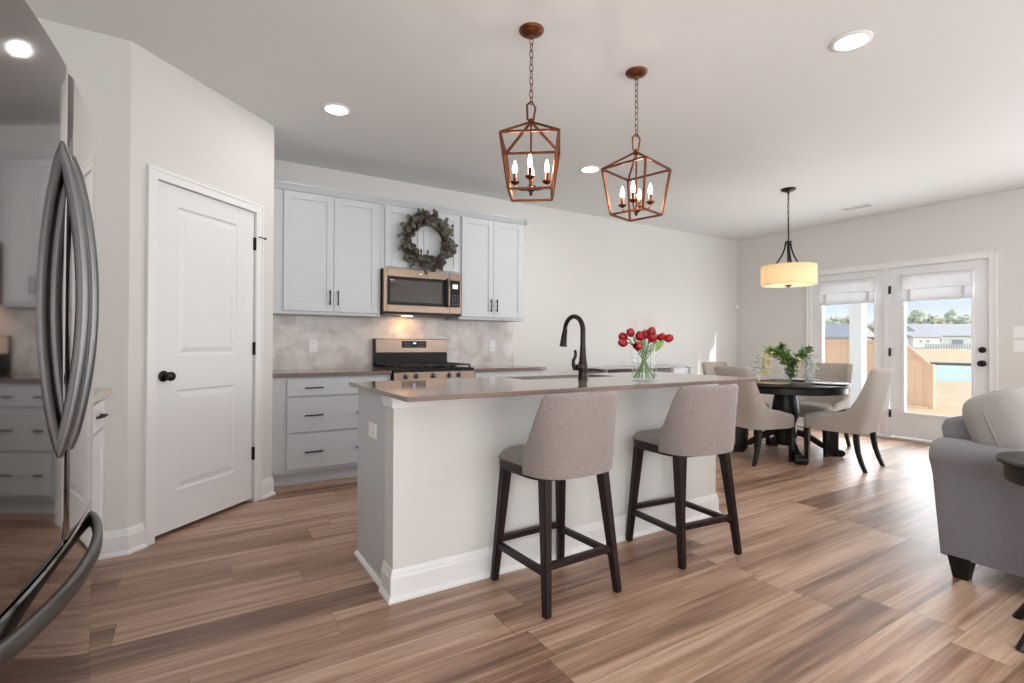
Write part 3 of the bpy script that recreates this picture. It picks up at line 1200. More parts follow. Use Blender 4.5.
# ------------------------------------------------------------------ range
t = T('range', 'stainless gas range with black cooktop under the microwave', 'stove', (1.825, YB - 0.33, 0))
rx0, rx1 = 1.442, 2.212
yrf = YB - 0.67
b = BM()
box(b, rx0 + 0.002, rx1 - 0.002, yrf + 0.03, YB - 0.02, 0.05, 0.868)
O('body', b, M['steel'], t, smooth=False)
for fx in (rx0 + 0.05, rx1 - 0.05):
    for fy in (yrf + 0.08, YB - 0.08):
        b = BM()
        lathe(b, [(0.018, 0.0), (0.018, 0.055)], (fx, fy, 0), 12)
        O('levelling_foot', b, M['blackmatt'], t)
b = BM()
box(b, rx0, rx1, yrf + 0.004, YB - 0.07, 0.866, 0.902, 0.006)
O('cooktop', b, M['black'], t, smooth=False)
# grates: three continuous cast iron grates
for gx0, gx1 in ((rx0 + 0.025, rx0 + 0.262), (rx0 + 0.270, rx0 + 0.500), (rx0 + 0.508, rx1 - 0.025)):
    b = BM()
    gy0, gy1, gz = yrf + 0.05, YB - 0.12, 0.928
    for xx in (gx0, gx1):
        bar(b, (xx, gy0, gz), (xx, gy1, gz), 0.012)
    for yy in (gy0, (gy0 + gy1) / 2, gy1):
        bar(b, (gx0, yy, gz), (gx1, yy, gz), 0.012)
    xm = (gx0 + gx1) / 2
    bar(b, (xm, gy0, gz), (xm, gy1, gz), 0.011)
    for yy in (gy0 + 0.13, gy1 - 0.13):
        bar(b, (gx0, yy, gz), (gx1, yy, gz), 0.011)
    for xx in (gx0, gx1):
        for yy in (gy0, gy1):
            bar(b, (xx, yy, 0.900), (xx, yy, gz), 0.014)
    O('grate', b, M['blackmatt'], t, smooth=False)
for bx in (rx0 + 0.14, rx0 + 0.385, rx1 - 0.14):
    for by in (yrf + 0.18, YB - 0.25):
        b = BM()
        lathe(b, [(0.0, 0.0), (0.045, 0.0), (0.045, 0.008), (0.032, 0.010), (0.032, 0.018), (0.0, 0.019)], (bx, by, 0.901), 20)
        O('burner', b, M['blackmatt'], t)
# control panel with knobs
b = BM()
loft(b, [[(x, yrf + 0.002, 0.872), (x, yrf - 0.010, 0.795), (x, yrf + 0.035, 0.795), (x, yrf + 0.035, 0.872)] for x in (rx0, rx1)])
fp = O('front_panel', b, M['steel'], t, smooth=False)
for kx_ in (1.545, 1.640, 1.800, 1.955, 2.050):
    b = BM()
    lathe(b, [(0.0, 0.0), (0.024, 0.0), (0.024, 0.004), (0.019, 0.006), (0.017, 0.024), (0.015, 0.028), (0.0, 0.028)], seg=20)
    box(b, -0.0035, 0.0035, -0.018, 0.018, 0.024, 0.036, 0.001)
    bmesh.ops.transform(b, matrix=Matrix.Translation((kx_, yrf - 0.003, 0.838)) @ Matrix.Rotation(PI / 2, 4, 'X'), verts=b.verts)
    k_ = O('knob', b, M['fridge_handle'], fp)
b = BM()
box(b, rx0 + 0.004, rx1 - 0.004, yrf - 0.010, yrf + 0.03, 0.20, 0.790, 0.006)
od = O('oven_door', b, M['steel'], t, smooth=False)
b = BM()
box(b, rx0 + 0.10, rx1 - 0.10, yrf - 0.013, yrf, 0.30, 0.64, 0.004)
O('window', b, M['black'], od, smooth=False)
b = BM()
tube(b, [(rx0 + 0.06, yrf - 0.008, 0.735), (rx0 + 0.06, yrf - 0.055, 0.735), (rx1 - 0.06, yrf - 0.055, 0.735), (rx1 - 0.06, yrf - 0.008, 0.735)], 0.012, 10)
O('handle', b, M['steel'], od)
b = BM()
box(b, rx0 + 0.004, rx1 - 0.004, yrf - 0.008, yrf + 0.03, 0.055, 0.19, 0.005)
O('storage_drawer', b, M['steel'], t, smooth=False)
# back guard
b = BM()
box(b, rx0 + 0.022, rx1 - 0.004, YB - 0.072, YB - 0.016, 1.030, 1.168, 0.006)
bgd = O('backguard', b, M['steel'], t, smooth=False)
b = BM()
box(b, 1.722, 1.978, YB - 0.076, YB - 0.070, 1.080, 1.146, 0.002)
dsp = O('display_panel', b, M['black'], bgd, smooth=False)
b = BM()
box(b, 1.838, 1.868, YB - 0.0775, YB - 0.075, 1.118, 1.132)
O('clock', b, M['display'], dsp, smooth=False)
b = BM()
for r in range(2):
    for c in range(4):
        box(b, 1.745 + c * 0.019, 1.756 + c * 0.019, YB - 0.0772, YB - 0.075, 1.094 + r * 0.022, 1.103 + r * 0.022)
O('touch_keypad', b, mat('button_grey', rgb(96, 96, 100), 0.5, noise=0.02), dsp, smooth=False)
b = BM()
for r in range(2):
    for c in range(4):
        box(b, 1.892 + c * 0.019, 1.903 + c * 0.019, YB - 0.0772, YB - 0.075, 1.094 + r * 0.022, 1.103 + r * 0.022)
O('touch_keypad', b, bpy.data.materials['button_grey'], dsp, smooth=False)
b = BM()
box(b, rx0 + 0.010, rx1 - 0.004, YB - 0.070, YB - 0.016, 0.900, 1.031)
box(b, rx0 + 0.008, rx0 + 0.022, YB - 0.074, YB - 0.015, 0.900, 1.168)
O('splash_guard', b, M['black'], t, smooth=False)

# ------------------------------------------------------------------ wreath
WC = Vector((1.852, 4.505, 2.086))
t = T('wreath', 'round eucalyptus wreath hanging over the microwave', 'wreath', WC)
b = BM()
for k in range(5):
    ph0 = k * 1.3
    pts = []
    for i in range(48):
        a = 2 * PI * i / 48
        rr = 0.180 + 0.016 * math.sin(a * 5 + ph0) + 0.008 * math.cos(a * 3 + k)
        pts.append(WC + Vector((rr * math.cos(a), 0.016 * math.cos(a * 6 + ph0), rr * math.sin(a))))
    tube(b, pts, 0.008, 6, closed=True)
O('vine_ring', b, M['twig'], t)


def leaf_on(bm, p, d, nrm, ln, wd, mi=0):
    d = d.normalized()
    s = d.cross(nrm).normalized()
    nn = s.cross(d)
    rows = []
    for f, w in ((0.0, 0.08), (0.3, 0.85), (0.62, 1.0), (0.88, 0.6), (1.0, 0.05)):
        c = p + d * ln * f + nn * (0.12 * ln * math.sin(f * PI))
        rows.append([c - s * wd * w / 2 - nn * wd * 0.12 * w, c, c + s * wd * w / 2 - nn * wd * 0.12 * w])
    vr = [[bm.verts.new(q) for q in r] for r in rows]
    for i in range(4):
        for j in range(2):
            f = bm.faces.new((vr[i][j], vr[i][j + 1], vr[i + 1][j + 1], vr[i + 1][j]))
            f.material_index = mi


rw = random.Random(3)
b = BM()
for i in range(300):
    a = rw.uniform(0, 2 * PI)
    outer = rw.random()
    r0 = rw.uniform(0.150, 0.240)
    p = WC + Vector((r0 * math.cos(a), rw.uniform(-0.045, 0.012), r0 * math.sin(a)))
    tang = Vector((-math.sin(a), 0, math.cos(a)))
    rad = Vector((math.cos(a), 0, math.sin(a)))
    d = tang * rw.uniform(0.3, 1.0) + rad * (rw.uniform(-0.25, 0.9) if r0 > 0.17 else rw.uniform(-0.1, 0.3)) + Vector((0, rw.uniform(-0.6, 0.1), 0))
    nr = Vector((rw.uniform(-0.6, 0.6), -1, rw.uniform(-0.6, 0.6)))
    dark = rw.random() < (0.62 if math.cos(a - 0.35) < 0.35 else 0.25)
    ln = rw.uniform(0.048, 0.082)
    leaf_on(b, p, d, nr, ln, ln * rw.uniform(0.6, 0.95), 1 if dark else 0)
# longer sprigs reaching outward
for i in range(16):
    a = rw.uniform(0, 2 * PI)
    rad = Vector((math.cos(a), 0, math.sin(a)))
    tang = Vector((-math.sin(a), 0, math.cos(a)))
    p0 = WC + rad * 0.215 + Vector((0, -0.02, 0))
    for k in range(6):
        p = p0 + (rad * 0.5 + tang * 0.75) * 0.02 * k + Vector((0, rw.uniform(-0.02, 0.01), 0))
        leaf_on(b, p, rad * rw.uniform(0.2, 1) + tang * rw.uniform(-0.6, 1.0), Vector((rw.uniform(-.6, .6), -1, rw.uniform(-.6, .6))), rw.uniform(0.03, 0.05), rw.uniform(0.02, 0.036), 0)
O('foliage', b, [M['euca'], M['brownleaf']], t)

# ------------------------------------------------------------------ island
t = T('kitchen_island', 'grey and white kitchen island base with panelled end', 'kitchen island', (1.86, 2.45, 0))
IX0, IX1 = 0.740, 2.945
IYF, IYB = 2.172, 2.760
ZI = 0.915
b = BM()
box(b, IX0, IX1, IYF, IYF + 0.115, 0, ZI - 0.020)
pw_ = O('knee_wall', b, M['wall'], t, smooth=False)
pw_['label'] = 'off-white painted knee wall'
b = BM()
box(b, IX0 + 0.006, IX1 - 0.006, IYF + 0.115, IYB, 0.10, ZI - 0.020)
box(b, IX0 + 0.006, IX1 - 0.006, IYF + 0.115, IYB - 0.075, 0.0, 0.10)
box(b, IX0 + 0.004, IX0 + 0.010, IYF + 0.115, IYB, 0.0, ZI - 0.020)
cb_ = O('cabinet_body', b, M['cab'], t, smooth=False)
for i in range(3):
    a0 = IX0 + 0.03 + i * 0.722
    b = BM()
    box(b, a0, a0 + 0.70, IYB, IYB + 0.02, 0.13, ZI - 0.06, 0.002)
    O('door', b, M['cab'], t, smooth=False)
b = BM()
base_profile(b, (IX0, IYF), (IX1, IYF), (0, -1), mA=1.0, mB=1.0)
base_profile(b, (IX0, IYF), (IX0, IYF + 0.118), (-1, 0), mA=1.0)
base_profile(b, (IX1, IYF), (IX1, IYF + 0.118), (1, 0), mA=1.0)
O('baseboard', b, M['trim'], t, smooth=False)
for xx, s in ((IX0 + 0.004, -1), (IX1 - 0.004, 1)):
    b = BM()
    loft(b, [[(xx, y_, 0), (xx + s * 0.016, y_, 0), (xx + s * 0.014, y_, 0.010), (xx + s * 0.006, y_, 0.018), (xx, y_, 0.02)] for y_ in (IYF + 0.118, IYB)])
    O('shoe_molding', b, M['trim'], t, smooth=False)
b = BM()
box(b, IX0 - 0.012, IX1 + 0.012, IYF - 0.016, IYF + 0.127, ZI - 0.075, ZI - 0.020, 0.003)
box(b, IX0 - 0.020, IX1 + 0.020, IYF - 0.024, IYF + 0.130, ZI - 0.042, ZI - 0.020, 0.003)
O('cap_trim', b, M['trim'], t, smooth=False)
# support plate carrying the overhang
b = BM()
box(b, IX0 + 0.03, IX1 - 0.03, IYF - 0.022, IYB - 0.01, ZI - 0.0225, ZI - 0.020)
O('support_plate', b, M['cab'], t, smooth=False)

# countertop with sink cut-out
CX0, CX1, CY0, CY1 = 0.701, 3.001, 1.903, 2.787
SX0, SX1, SY0, SY1 = 1.640, 2.340, 2.470, 2.735
b = BM()
for x0, x1, y0, y1 in ((CX0, SX0, CY0, CY1), (SX1, CX1, CY0, CY1), (SX0, SX1, CY0, SY0), (SX0, SX1, SY1, CY1)):
    vs_ = [b.verts.new((x, y, ZI)) for x, y in ((x0, y0), (x1, y0), (x1, y1), (x0, y1))]
    b.faces.new(vs_)
bmesh.ops.remove_doubles(b, verts=b.verts, dist=1e-5)
# close T-junctions simply by building a ring of quads on a 3x3 grid
b.free()
b = BM()
gx = (CX0, SX0, SX1, CX1)
gy = (CY0, SY0, SY1, CY1)
for zz in (ZI, ZI - 0.020):
    g = [[b.verts.new((x, y, zz)) for x in gx] for y in gy]
    for j in range(3):
        for i in range(3):
            if (i, j) != (1, 1):
                b.faces.new((g[j][i], g[j][i + 1], g[j + 1][i + 1], g[j + 1][i]))
    if zz == ZI:
        top = g
    else:
        bot = g
outer = [(0, 0), (0, 1), (0, 2), (0, 3), (1, 3), (2, 3), (3, 3), (3, 2), (3, 1), (3, 0), (2, 0), (1, 0)]
inner = [(1, 1), (1, 2), (2, 2), (2, 1)]
for loop in (outer, inner):
    for k in range(len(loop)):
        (j0, i0), (j1, i1) = loop[k], loop[(k + 1) % len(loop)]
        b.faces.new((top[j0][i0], top[j1][i1], bot[j1][i1], bot[j0][i0]))
bmesh.ops.recalc_face_normals(b, faces=b.faces)
es = [ed for ed in b.edges if len(ed.link_faces) == 2 and ed.calc_face_angle(0) > 1.0]
bmesh.ops.bevel(b, geom=es, offset=0.003, segments=2, affect='EDGES', profile=0.5)
o = O('island_countertop', b, M['quartz'], smooth=False)
tag(o, 'large taupe quartz countertop on the kitchen island', 'countertop')
# undermount sink
t = T('sink', 'undermount dark sink in the island countertop', 'sink', (1.99, 2.60, ZI - 0.25))
b = BM()
m_ = 0.004


def srect(i, z):
    return [(SX0 + i, SY0 + i, z), (SX1 - i, SY0 + i, z), (SX1 - i, SY1 - i, z), (SX0 + i, SY1 - i, z)]


loft(b, [srect(-0.012, ZI - 0.0205), srect(m_, ZI - 0.0205), srect(0.008, ZI - 0.20), srect(0.035, ZI - 0.225), srect(-0.006, ZI - 0.235), srect(-0.012, ZI - 0.0205)], True, False)
b.faces.new([b.verts.new(q) for q in srect(0.035, ZI - 0.225)])
O('basin', b, mat('sink_bronze_steel', rgb(110, 92, 84), 0.3, 0.8, noise=0.1), t, smooth=False)
b = BM()
lathe(b, [(0.0, 0.0), (0.042, 0.0), (0.040, 0.006), (0.025, 0.003), (0.0, 0.003)], (1.99, 2.60, ZI - 0.2245), 20)
O('drain', b, M['steel'], t)

# faucet
fx, fy = 1.972, 2.372
t = T('faucet', 'tall dark bronze gooseneck faucet on the island', 'faucet', (fx, fy, ZI))
b = BM()
lathe(b, [(0.0, 0.0), (0.030, 0.0), (0.030, 0.006), (0.027, 0.014), (0.026, 0.045), (0.028, 0.052), (0.028, 0.088), (0.025, 0.100), (0.021, 0.130), (0.0165, 0.20), (0.0, 0.20)], (fx, fy, ZI), 24)
O('body', b, M['bronze'], t)
b = BM()
pts = [(fx, fy, ZI + 0.18), (fx, fy, ZI + 0.29)]
R_ = 0.088
for k in range(1, 16):
    a = PI * k / 16 * 1.06
    pts.append((fx - 0.0, fy + R_ - R_ * math.cos(a), ZI + 0.29 + R_ * math.sin(a)))
tube(b, pts, 0.0145, 14, r_fn=lambda f: 0.0160 - 0.003 * f)
O('spout', b, M['bronze'], t)
b = BM()
e0 = Vector(pts[-1])
tube(b, [e0 + Vector((0, -0.004, 0.012)), e0 + Vector((0, 0.006, -0.03)), e0 + Vector((0, 0.014, -0.075)), e0 + Vector((0, 0.017, -0.098))], 0.016, 14, r_fn=lambda f: 0.0150 + 0.009 * f)
O('spray_head', b, M['bronze'], t)
b = BM()
tube(b, [(fx - 0.015, fy, ZI + 0.072), (fx - 0.060, fy - 0.004, ZI + 0.070)], 0.019, 14, r_fn=lambda f: 0.021 - 0.003 * f)
tube(b, [(fx - 0.060, fy, ZI + 0.058), (fx - 0.074, fy - 0.002, ZI + 0.085), (fx - 0.070, fy + 0.002, ZI + 0.112), (fx - 0.056, fy + 0.002, ZI + 0.135), (fx - 0.052, fy + 0.004, ZI + 0.158), (fx - 0.058, fy + 0.004, ZI + 0.172)], 0.010, 10, r_fn=lambda f: 0.012 - 0.004 * f)
O('lever', b, M['bronze'], t)

# island outlet on the end panel
t = outlet((IX0 + 0.0035, 2.484, 0.698), -PI / 2, 'white outlet on the end panel of the island')
t.rotation_euler = (0, PI / 2, -PI / 2)

# ------------------------------------------------------------------ bar stools
def ushell(bm, path, th, zb_fn, zt_fn, off_fn, nz=8):
    """path: list of (x, y, nx, ny) with inward normals; closed section loft"""
    rings = []
    n = len(path)
    for i, (x, y, nx, ny) in enumerate(path):
        s = i / (n - 1)
        zb_, zt_ = zb_fn(s), zt_fn(s)
        P = Vector((x, y, 0))
        N = Vector((nx, ny, 0))
        ring = []
        for j in range(nz + 1):
            z = zb_ + (zt_ - th * 0.5 - zb_) * j / nz
            ring.append(P + Vector((0, 0, z)) + off_fn(P, z))
        for k in range(1, 6):
            a = PI * k / 6
            z = zt_ - th * 0.5 + th * 0.5 * math.sin(a)
            ring.append(P + N * th * (0.5 - 0.5 * math.cos(a)) + Vector((0, 0, z)) + off_fn(P, z))
        for j in range(nz, -1, -1):
            z = zb_ + (zt_ - th * 0.5 - zb_) * j / nz
            ring.append(P + N * th + Vector((0, 0, z)) + off_fn(P, z))
        rings.append(ring)
    loft(bm, rings)


def u_path(a, bb, e, th0, n, cy=0.0):
    pts = []
    for i in range(n + 1):
        th = -th0 + 2 * th0 * i / n
        s, c = math.sin(th), math.cos(th)
        x = a * math.copysign(abs(s) ** e, s)
        y = cy - bb * math.copysign(abs(c) ** e, c)
        pts.append(Vector((x, y, 0)))
    out = []
    for i, p in enumerate(pts):
        t_ = (pts[min(i + 1, n)] - pts[max(i - 1, 0)]).normalized()
        nn = Vector((-t_.y, t_.x, 0))
        out.append((p.x, p.y, nn.x, nn.y))
    return out


def superplan(a, bb, e, n=40, cy=0.0):
    return [(a * math.copysign(abs(math.cos(2 * PI * k / n)) ** e, math.cos(2 * PI * k / n)), cy + bb * math.copysign(abs(math.sin(2 * PI * k / n)) ** e, math.sin(2 * PI * k / n))) for k in range(n)]


def sm(x):
    x = max(0.0, min(1.0, x))
    return x * x * (3 - 2 * x)


def make_stool(label):
    t = T('bar_stool', label, 'bar stool', (0, 0, 0), 0, 'upholstered bar stools at the island')
    # dark seat frame
    b = BM()
    pl = superplan(0.222, 0.205, 0.5, cy=0.0)
    loft(b, [[(x, y, 0.548) for x, y in pl], [(x, y, 0.592) for x, y in pl]])
    O('seat_frame', b, M['darkwood'], t, world=False)
    b = BM()
    rings = []
    for f, z in ((0.985, 0.591), (0.995, 0.596), (0.985, 0.604), (0.95, 0.618), (0.85, 0.630), (0.6, 0.638), (0.2, 0.640)):
        rings.append([(x * f, y * f, z) for x, y in pl])
    loft(b, rings)
    O('seat', b, M['seatfab'], t, world=False)
    # wrap-around back
    b = BM()
    path = u_path(0.231, 0.240, 0.60, math.radians(82), 48)

    def zt(s):
        q = 1 - abs(2 * s - 1)       # 0 at wing tips, 1 at centre back
        return 0.690 + 0.225 * sm(q / 0.40) ** 0.75

    def off(P, z):
        f = (z - 0.56) / 0.35
        return Vector((P.x * 0.06 * f, -0.025 * f, 0))
    ushell(b, path, 0.036, lambda s: 0.556 + 0.006 * abs(2 * s - 1), zt, off)
    bk = O('backrest', b, M['stoolfab'], t, world=False)
    # legs
    tops = [(-0.165, -0.150), (0.165, -0.150), (-0.165, 0.150), (0.165, 0.150)]
    feet = [(-0.203, -0.215), (0.203, -0.215), (-0.203, 0.192), (0.203, 0.192)]
    for (a, c), (d, e_) in zip(tops, feet):
        b = BM()
        bar(b, (a, c, 0.560), (d, e_, 0.0), 0.046, 0.032)
        bmesh.ops.bevel(b, geom=[ed for ed in b.edges], offset=0.004, segments=2, affect='EDGES')
        O('leg', b, M['darkwood'], t, world=False)

    def at(i, z):
        f = 1 - z / 0.56
        return Vector((tops[i][0] + (feet[i][0] - tops[i][0]) * f, tops[i][1] + (feet[i][1] - tops[i][1]) * f, z))
    for i, j, z in ((0, 1, 0.195), (2, 3, 0.195), (0, 2, 0.170), (1, 3, 0.170)):
        b = BM()
        bar(b, at(i, z), at(j, z), 0.026)
        O('stretcher', b, M['darkwood'], t, world=False)
    # nailhead trim along the front of the seat
    b = BM()
    for x, y in superplan(0.2235, 0.2065, 0.5, 110):
        if y > -0.06:
            ball(b, (x, y, 0.592), 0.0032, seg=6, rings=4)
    nh = O('nailhead_trim', b, M['steel'], t, world=False)
    return t


st = make_stool('grey upholstered bar stool nearest the camera at the island')
st.location = (1.430, 1.932, 0)
st.rotation_euler = (0, 0, math.radians(2))
dup(st, (2.303, 1.925, 0), math.radians(-5), 'grey upholstered bar stool farther along the island near the tulips')

# ------------------------------------------------------------------ dining table
TC = Vector((5.190, 2.995, 0))
t = T('dining_table', 'round black pedestal dining table under the drum pendant', 'dining table', TC)
ZT = 0.735
b = BM()
lathe(b, [(0.0, ZT - 0.028), (0.553, ZT - 0.028), (0.566, ZT - 0.020), (0.570, ZT - 0.010), (0.564, ZT - 0.002), (0.553, ZT), (0.0, ZT)], TC, 64)
O('tabletop', b, M['blackwood'], t)
b = BM()
lathe(b, [(0.0, ZT - 0.085), (0.540, ZT - 0.085), (0.545, ZT - 0.080), (0.545, ZT - 0.027), (0.0, ZT - 0.027)], TC, 64)
O('apron', b, M['blackwood'], t)
b = BM()
lathe(b, [(0.0, 0.10), (0.095, 0.10), (0.105, 0.14), (0.105, 0.27), (0.090, 0.29), (0.100, 0.33), (0.122, 0.39), (0.130, 0.45), (0.120, 0.53), (0.108, 0.59), (0.112, 0.63), (0.14, 0.652), (0.0, 0.652)], TC, 28)
O('pedestal', b, M['blackwood'], t)
for k in range(4):
    a = PI / 4 + k * PI / 2
    dx, dy = math.cos(a), math.sin(a)
    b = BM()
    pts = [TC + Vector((dx * r, dy * r, z)) for r, z in ((0.05, 0.235), (0.15, 0.215), (0.25, 0.165), (0.34, 0.105), (0.43, 0.072))]
    tube(b, pts, 0.028, 10, r_fn=lambda f: 0.036 - 0.008 * f)
    O('leg', b, M['blackwood'], t)
    b = BM()
    box(b, -0.043, 0.043, -0.043, 0.043, 0.018, 0.30 if k % 2 else 0.085, 0.006, mtx=Matrix.Translation(TC + Vector((dx * 0.435, dy * 0.435, 0))) @ Matrix.Rotation(a, 4, 'Z'))
    c_ = TC + Vector((dx * 0.500, dy * 0.500, 0.036))
    sd = Vector((-dy, dx, 0))
    tube(b, [c_ - sd * 0.05, c_ + sd * 0.05], 0.034, 16)
    box(b, -0.05, 0.05, -0.035, 0.035, 0.0, 0.022, 0.004, mtx=Matrix.Translation(TC + Vector((dx * 0.455, dy * 0.455, 0))) @ Matrix.Rotation(a, 4, 'Z'))
    O('foot', b, M['blackwood'], t)


# ------------------------------------------------------------------ dining chairs
def make_chair(label):
    t = T('dining_chair', label, 'dining chair', (0, 0, 0), 0, 'upholstered chairs around the dining table')
    b = BM()
    pl = superplan(0.245, 0.245, 0.32, 48, cy=0.015)
    rings = []
    for f, z in ((0.94, 0.332), (0.99, 0.337), (1.0, 0.347), (1.0, 0.425), (0.985, 0.445), (0.93, 0.460), (0.75, 0.470), (0.35, 0.474), (0.02, 0.475)):
        rings.append([(x * f, 0.015 + (y - 0.015) * f, z) for x, y in pl])
    loft(b, rings)
    O('seat', b, M['chairfab'], t, world=False)
    b = BM()
    path = u_path(0.252, 0.262, 0.36, math.radians(105), 60)

    def zt(s):
        q = 1 - abs(2 * s - 1)
        u = max(0.0, min(1.0, q / 0.42))
        return 0.452 + 0.465 * (u ** 2.0 if u < 0.9 else 0.81 + (u - 0.9) * 1.9)

    def off(P, z):
        f = max(0.0, (z - 0.40) / 0.5)
        k = sm((0.12 - P.y) / 0.3)
        return Vector((-P.x * 0.04 * f, -0.115 * f * (0.35 + 0.65 * k), 0))
    ushell(b, path, 0.050, lambda s: 0.334, zt, off, 10)
    bk = O('backrest', b, M['chairfab'], t, world=False)
    for bx, bz in ((-0.085, 0.78), (0.085, 0.78), (-0.14, 0.68), (0.0, 0.68), (0.14, 0.68)):
        b = BM()
        f = (bz - 0.40) / 0.5
        ball(b, (bx, -0.212 - 0.115 * f, bz), 0.013, 0.007, 0.013, 10, 6)
        O('tufting_button', b, M['chairfab'], bk, world=False)
    for s in (-1, 1):
        b = BM()
        bar(b, (s * 0.205, 0.215, 0.335), (s * 0.205, 0.215, 0.0), 0.046, 0.030)
        O('leg', b, M['blackwood'], t, smooth=False, world=False)
        b = BM()
        pts = [(s * 0.200, -0.195, 0.335), (s * 0.201, -0.200, 0.25), (s * 0.204, -0.215, 0.16), (s * 0.208, -0.243, 0.07), (s * 0.211, -0.272, 0.0)]
        rings = []
        for i, p in enumerate(pts):
            h = 0.021 - 0.0065 * i / 4
            rings.append([(p[0] + h, p[1] + h, p[2]), (p[0] - h, p[1] + h, p[2]), (p[0] - h, p[1] - h, p[2]), (p[0] + h, p[1] - h, p[2])])
        loft(b, rings)
        O('leg', b, M['blackwood'], t, smooth=False, world=False)
    return t


ch = make_chair('dining chair seen from behind, partly hidden by the island counter end')
ch.location = (4.705, 2.998, 0)
ch.rotation_euler = (0, 0, math.radians(-90 - 10))
dup(ch, (5.205, 2.470, 0), math.radians(5), 'dining chair in front of the table, its side toward the sofa')
dup(ch, (5.905, 3.050, 0), math.radians(92), 'dining chair with button tufted back before the patio doors')
dup(ch, (5.290, 3.590, 0), math.radians(180), 'dining chair on the far side against the back wall')


# ------------------------------------------------------------------ plates on the table
def plate(x, y, label, r=0.135, charger=False):
    if charger:
        t = T('charger_plate', label, 'plate', (x, y, ZT), 0, 'place settings on the dining table')
        b = BM()
        lathe(b, [(0.0, 0.0), (r * 0.7, 0.0), (r, 0.009), (r, 0.013), (r * 0.72, 0.006), (0.0, 0.006)], seg=40)
        O('plate_body', b, M['charger'], t, world=False)
    else:
        t = T('dinner_plate', label, 'plate', (x, y, ZT), 0, 'place settings on the dining table')
        b = BM()
        lathe(b, [(0.0, 0.0), (r * 0.6, 0.0), (r, 0.015), (r, 0.019), (r * 0.62, 0.005), (0.0, 0.005)], seg=40)
        O('plate_body', b, M['plateware'], t, world=False)
    return t


plate(4.86, 2.95, 'tan round plate on the table before the rear-view chair', 0.16, True)
plate(5.29, 2.60, 'grey round plate on the table nearest the sofa side', 0.16)
plate(5.61, 3.03, 'grey round plate on the table before the tufted chair', 0.15)
plate(5.22, 3.35, 'tan round plate on the far side of the table', 0.15, True)

# ------------------------------------------------------------------ table bouquet
BV = Vector((5.150, 2.922, ZT))
t = T('glass_vase', 'clear glass vase of greenery on the dining table', 'vase', BV)
b = BM()
lathe(b, [(0.0, 0.0), (0.055, 0.0), (0.058, 0.006), (0.062, 0.06), (0.066, 0.12), (0.058, 0.17), (0.066, 0.215), (0.063, 0.215), (0.054, 0.17), (0.061, 0.12), (0.057, 0.06), (0.053, 0.012), (0.0, 0.012)], BV, 28)
O('vase_body', b, M['vase'], t)


def leafy_stem(name, label, pts, nleaf, mleaf, ln, seed, group=None, start=0.35, cat='foliage'):
    t = T(name, label, cat, pts[0], 0, group)
    b = BM()
    tube(b, pts, 0.004, 6)
    O('stem', b, M['stem'], t)
    r = random.Random(seed)
    P = [Vector(p) for p in pts]
    b = BM()
    for i in range(nleaf):
        f = start + (1 - start) * r.random()
        k = f * (len(P) - 1)
        i0 = min(int(k), len(P) - 2)
        p = P[i0].lerp(P[i0 + 1], k - i0)
        d = (P[i0 + 1] - P[i0]).normalized() * 0.5 + Vector((r.uniform(-1, 1), r.uniform(-1, 1), r.uniform(-0.5, 0.9)))
        l_ = ln * r.uniform(0.8, 1.35)
        leaf_on(b, p, d, Vector((r.uniform(-0.5, 0.5), r.uniform(-1, 0), 1)), l_, l_ * 0.45)
    O('leaves', b, mleaf, t)
    return t


def off3(x, y, z):
    return BV + Vector((x, y, z * 0.86))


leafy_stem('leafy_branch', 'bright green leafy branch at the left of the table bouquet', [off3(0, 0, 0.02), off3(-0.01, 0.01, 0.2), off3(-0.07, 0.05, 0.30), off3(-0.17, 0.11, 0.37)], 120, M['leaf'], 0.075, 1)
leafy_stem('leafy_branch', 'upright dark green sprig rising left of centre in the table bouquet', [off3(0.01, 0.01, 0.02), off3(-0.01, 0.01, 0.2), off3(-0.06, 0.03, 0.32), off3(-0.085, 0.05, 0.42)], 90, M['darkleaf'], 0.07, 2)
leafy_stem('leafy_branch', 'green leafy branch at the right of the table bouquet', [off3(0, 0.01, 0.02), off3(0.01, 0, 0.2), off3(0.07, -0.05, 0.30), off3(0.16, -0.09, 0.385)], 120, M['darkleaf'], 0.065, 3)
leafy_stem('leafy_branch', 'low green filler leaves in the neck of the table vase', [off3(0.0, -0.01, 0.02), off3(0.0, -0.01, 0.12), off3(0.0, -0.015, 0.2), off3(0.0, -0.02, 0.26)], 130, M['darkleaf'], 0.06, 4, start=0.1)


def wisteria(label, pts, drop, mm, seed, wide=0.026):
    t = T('wisteria_spray', label, 'flower', pts[0])
    b = BM()
    tube(b, pts, 0.003, 6)
    O('stem', b, M['stem'], t)
    r = random.Random(seed)
    b = BM()
    top_ = Vector(pts[-1])
    n = int(drop * 1000)
    for i in range(n):
        f = r.random() ** 0.8
        w = 1.45 * wide * (1 - 0.65 * f) + 0.005
        p = top_ + Vector((r.gauss(0, w * 0.6), r.gauss(0, w * 0.6), -drop * f + r.uniform(-0.01, 0.01)))
        ball(b, p, r.uniform(0.008, 0.014), r.uniform(0.008, 0.014), r.uniform(0.007, 0.012), 6, 4)
    O('blossoms', b, mm, t)
    return t


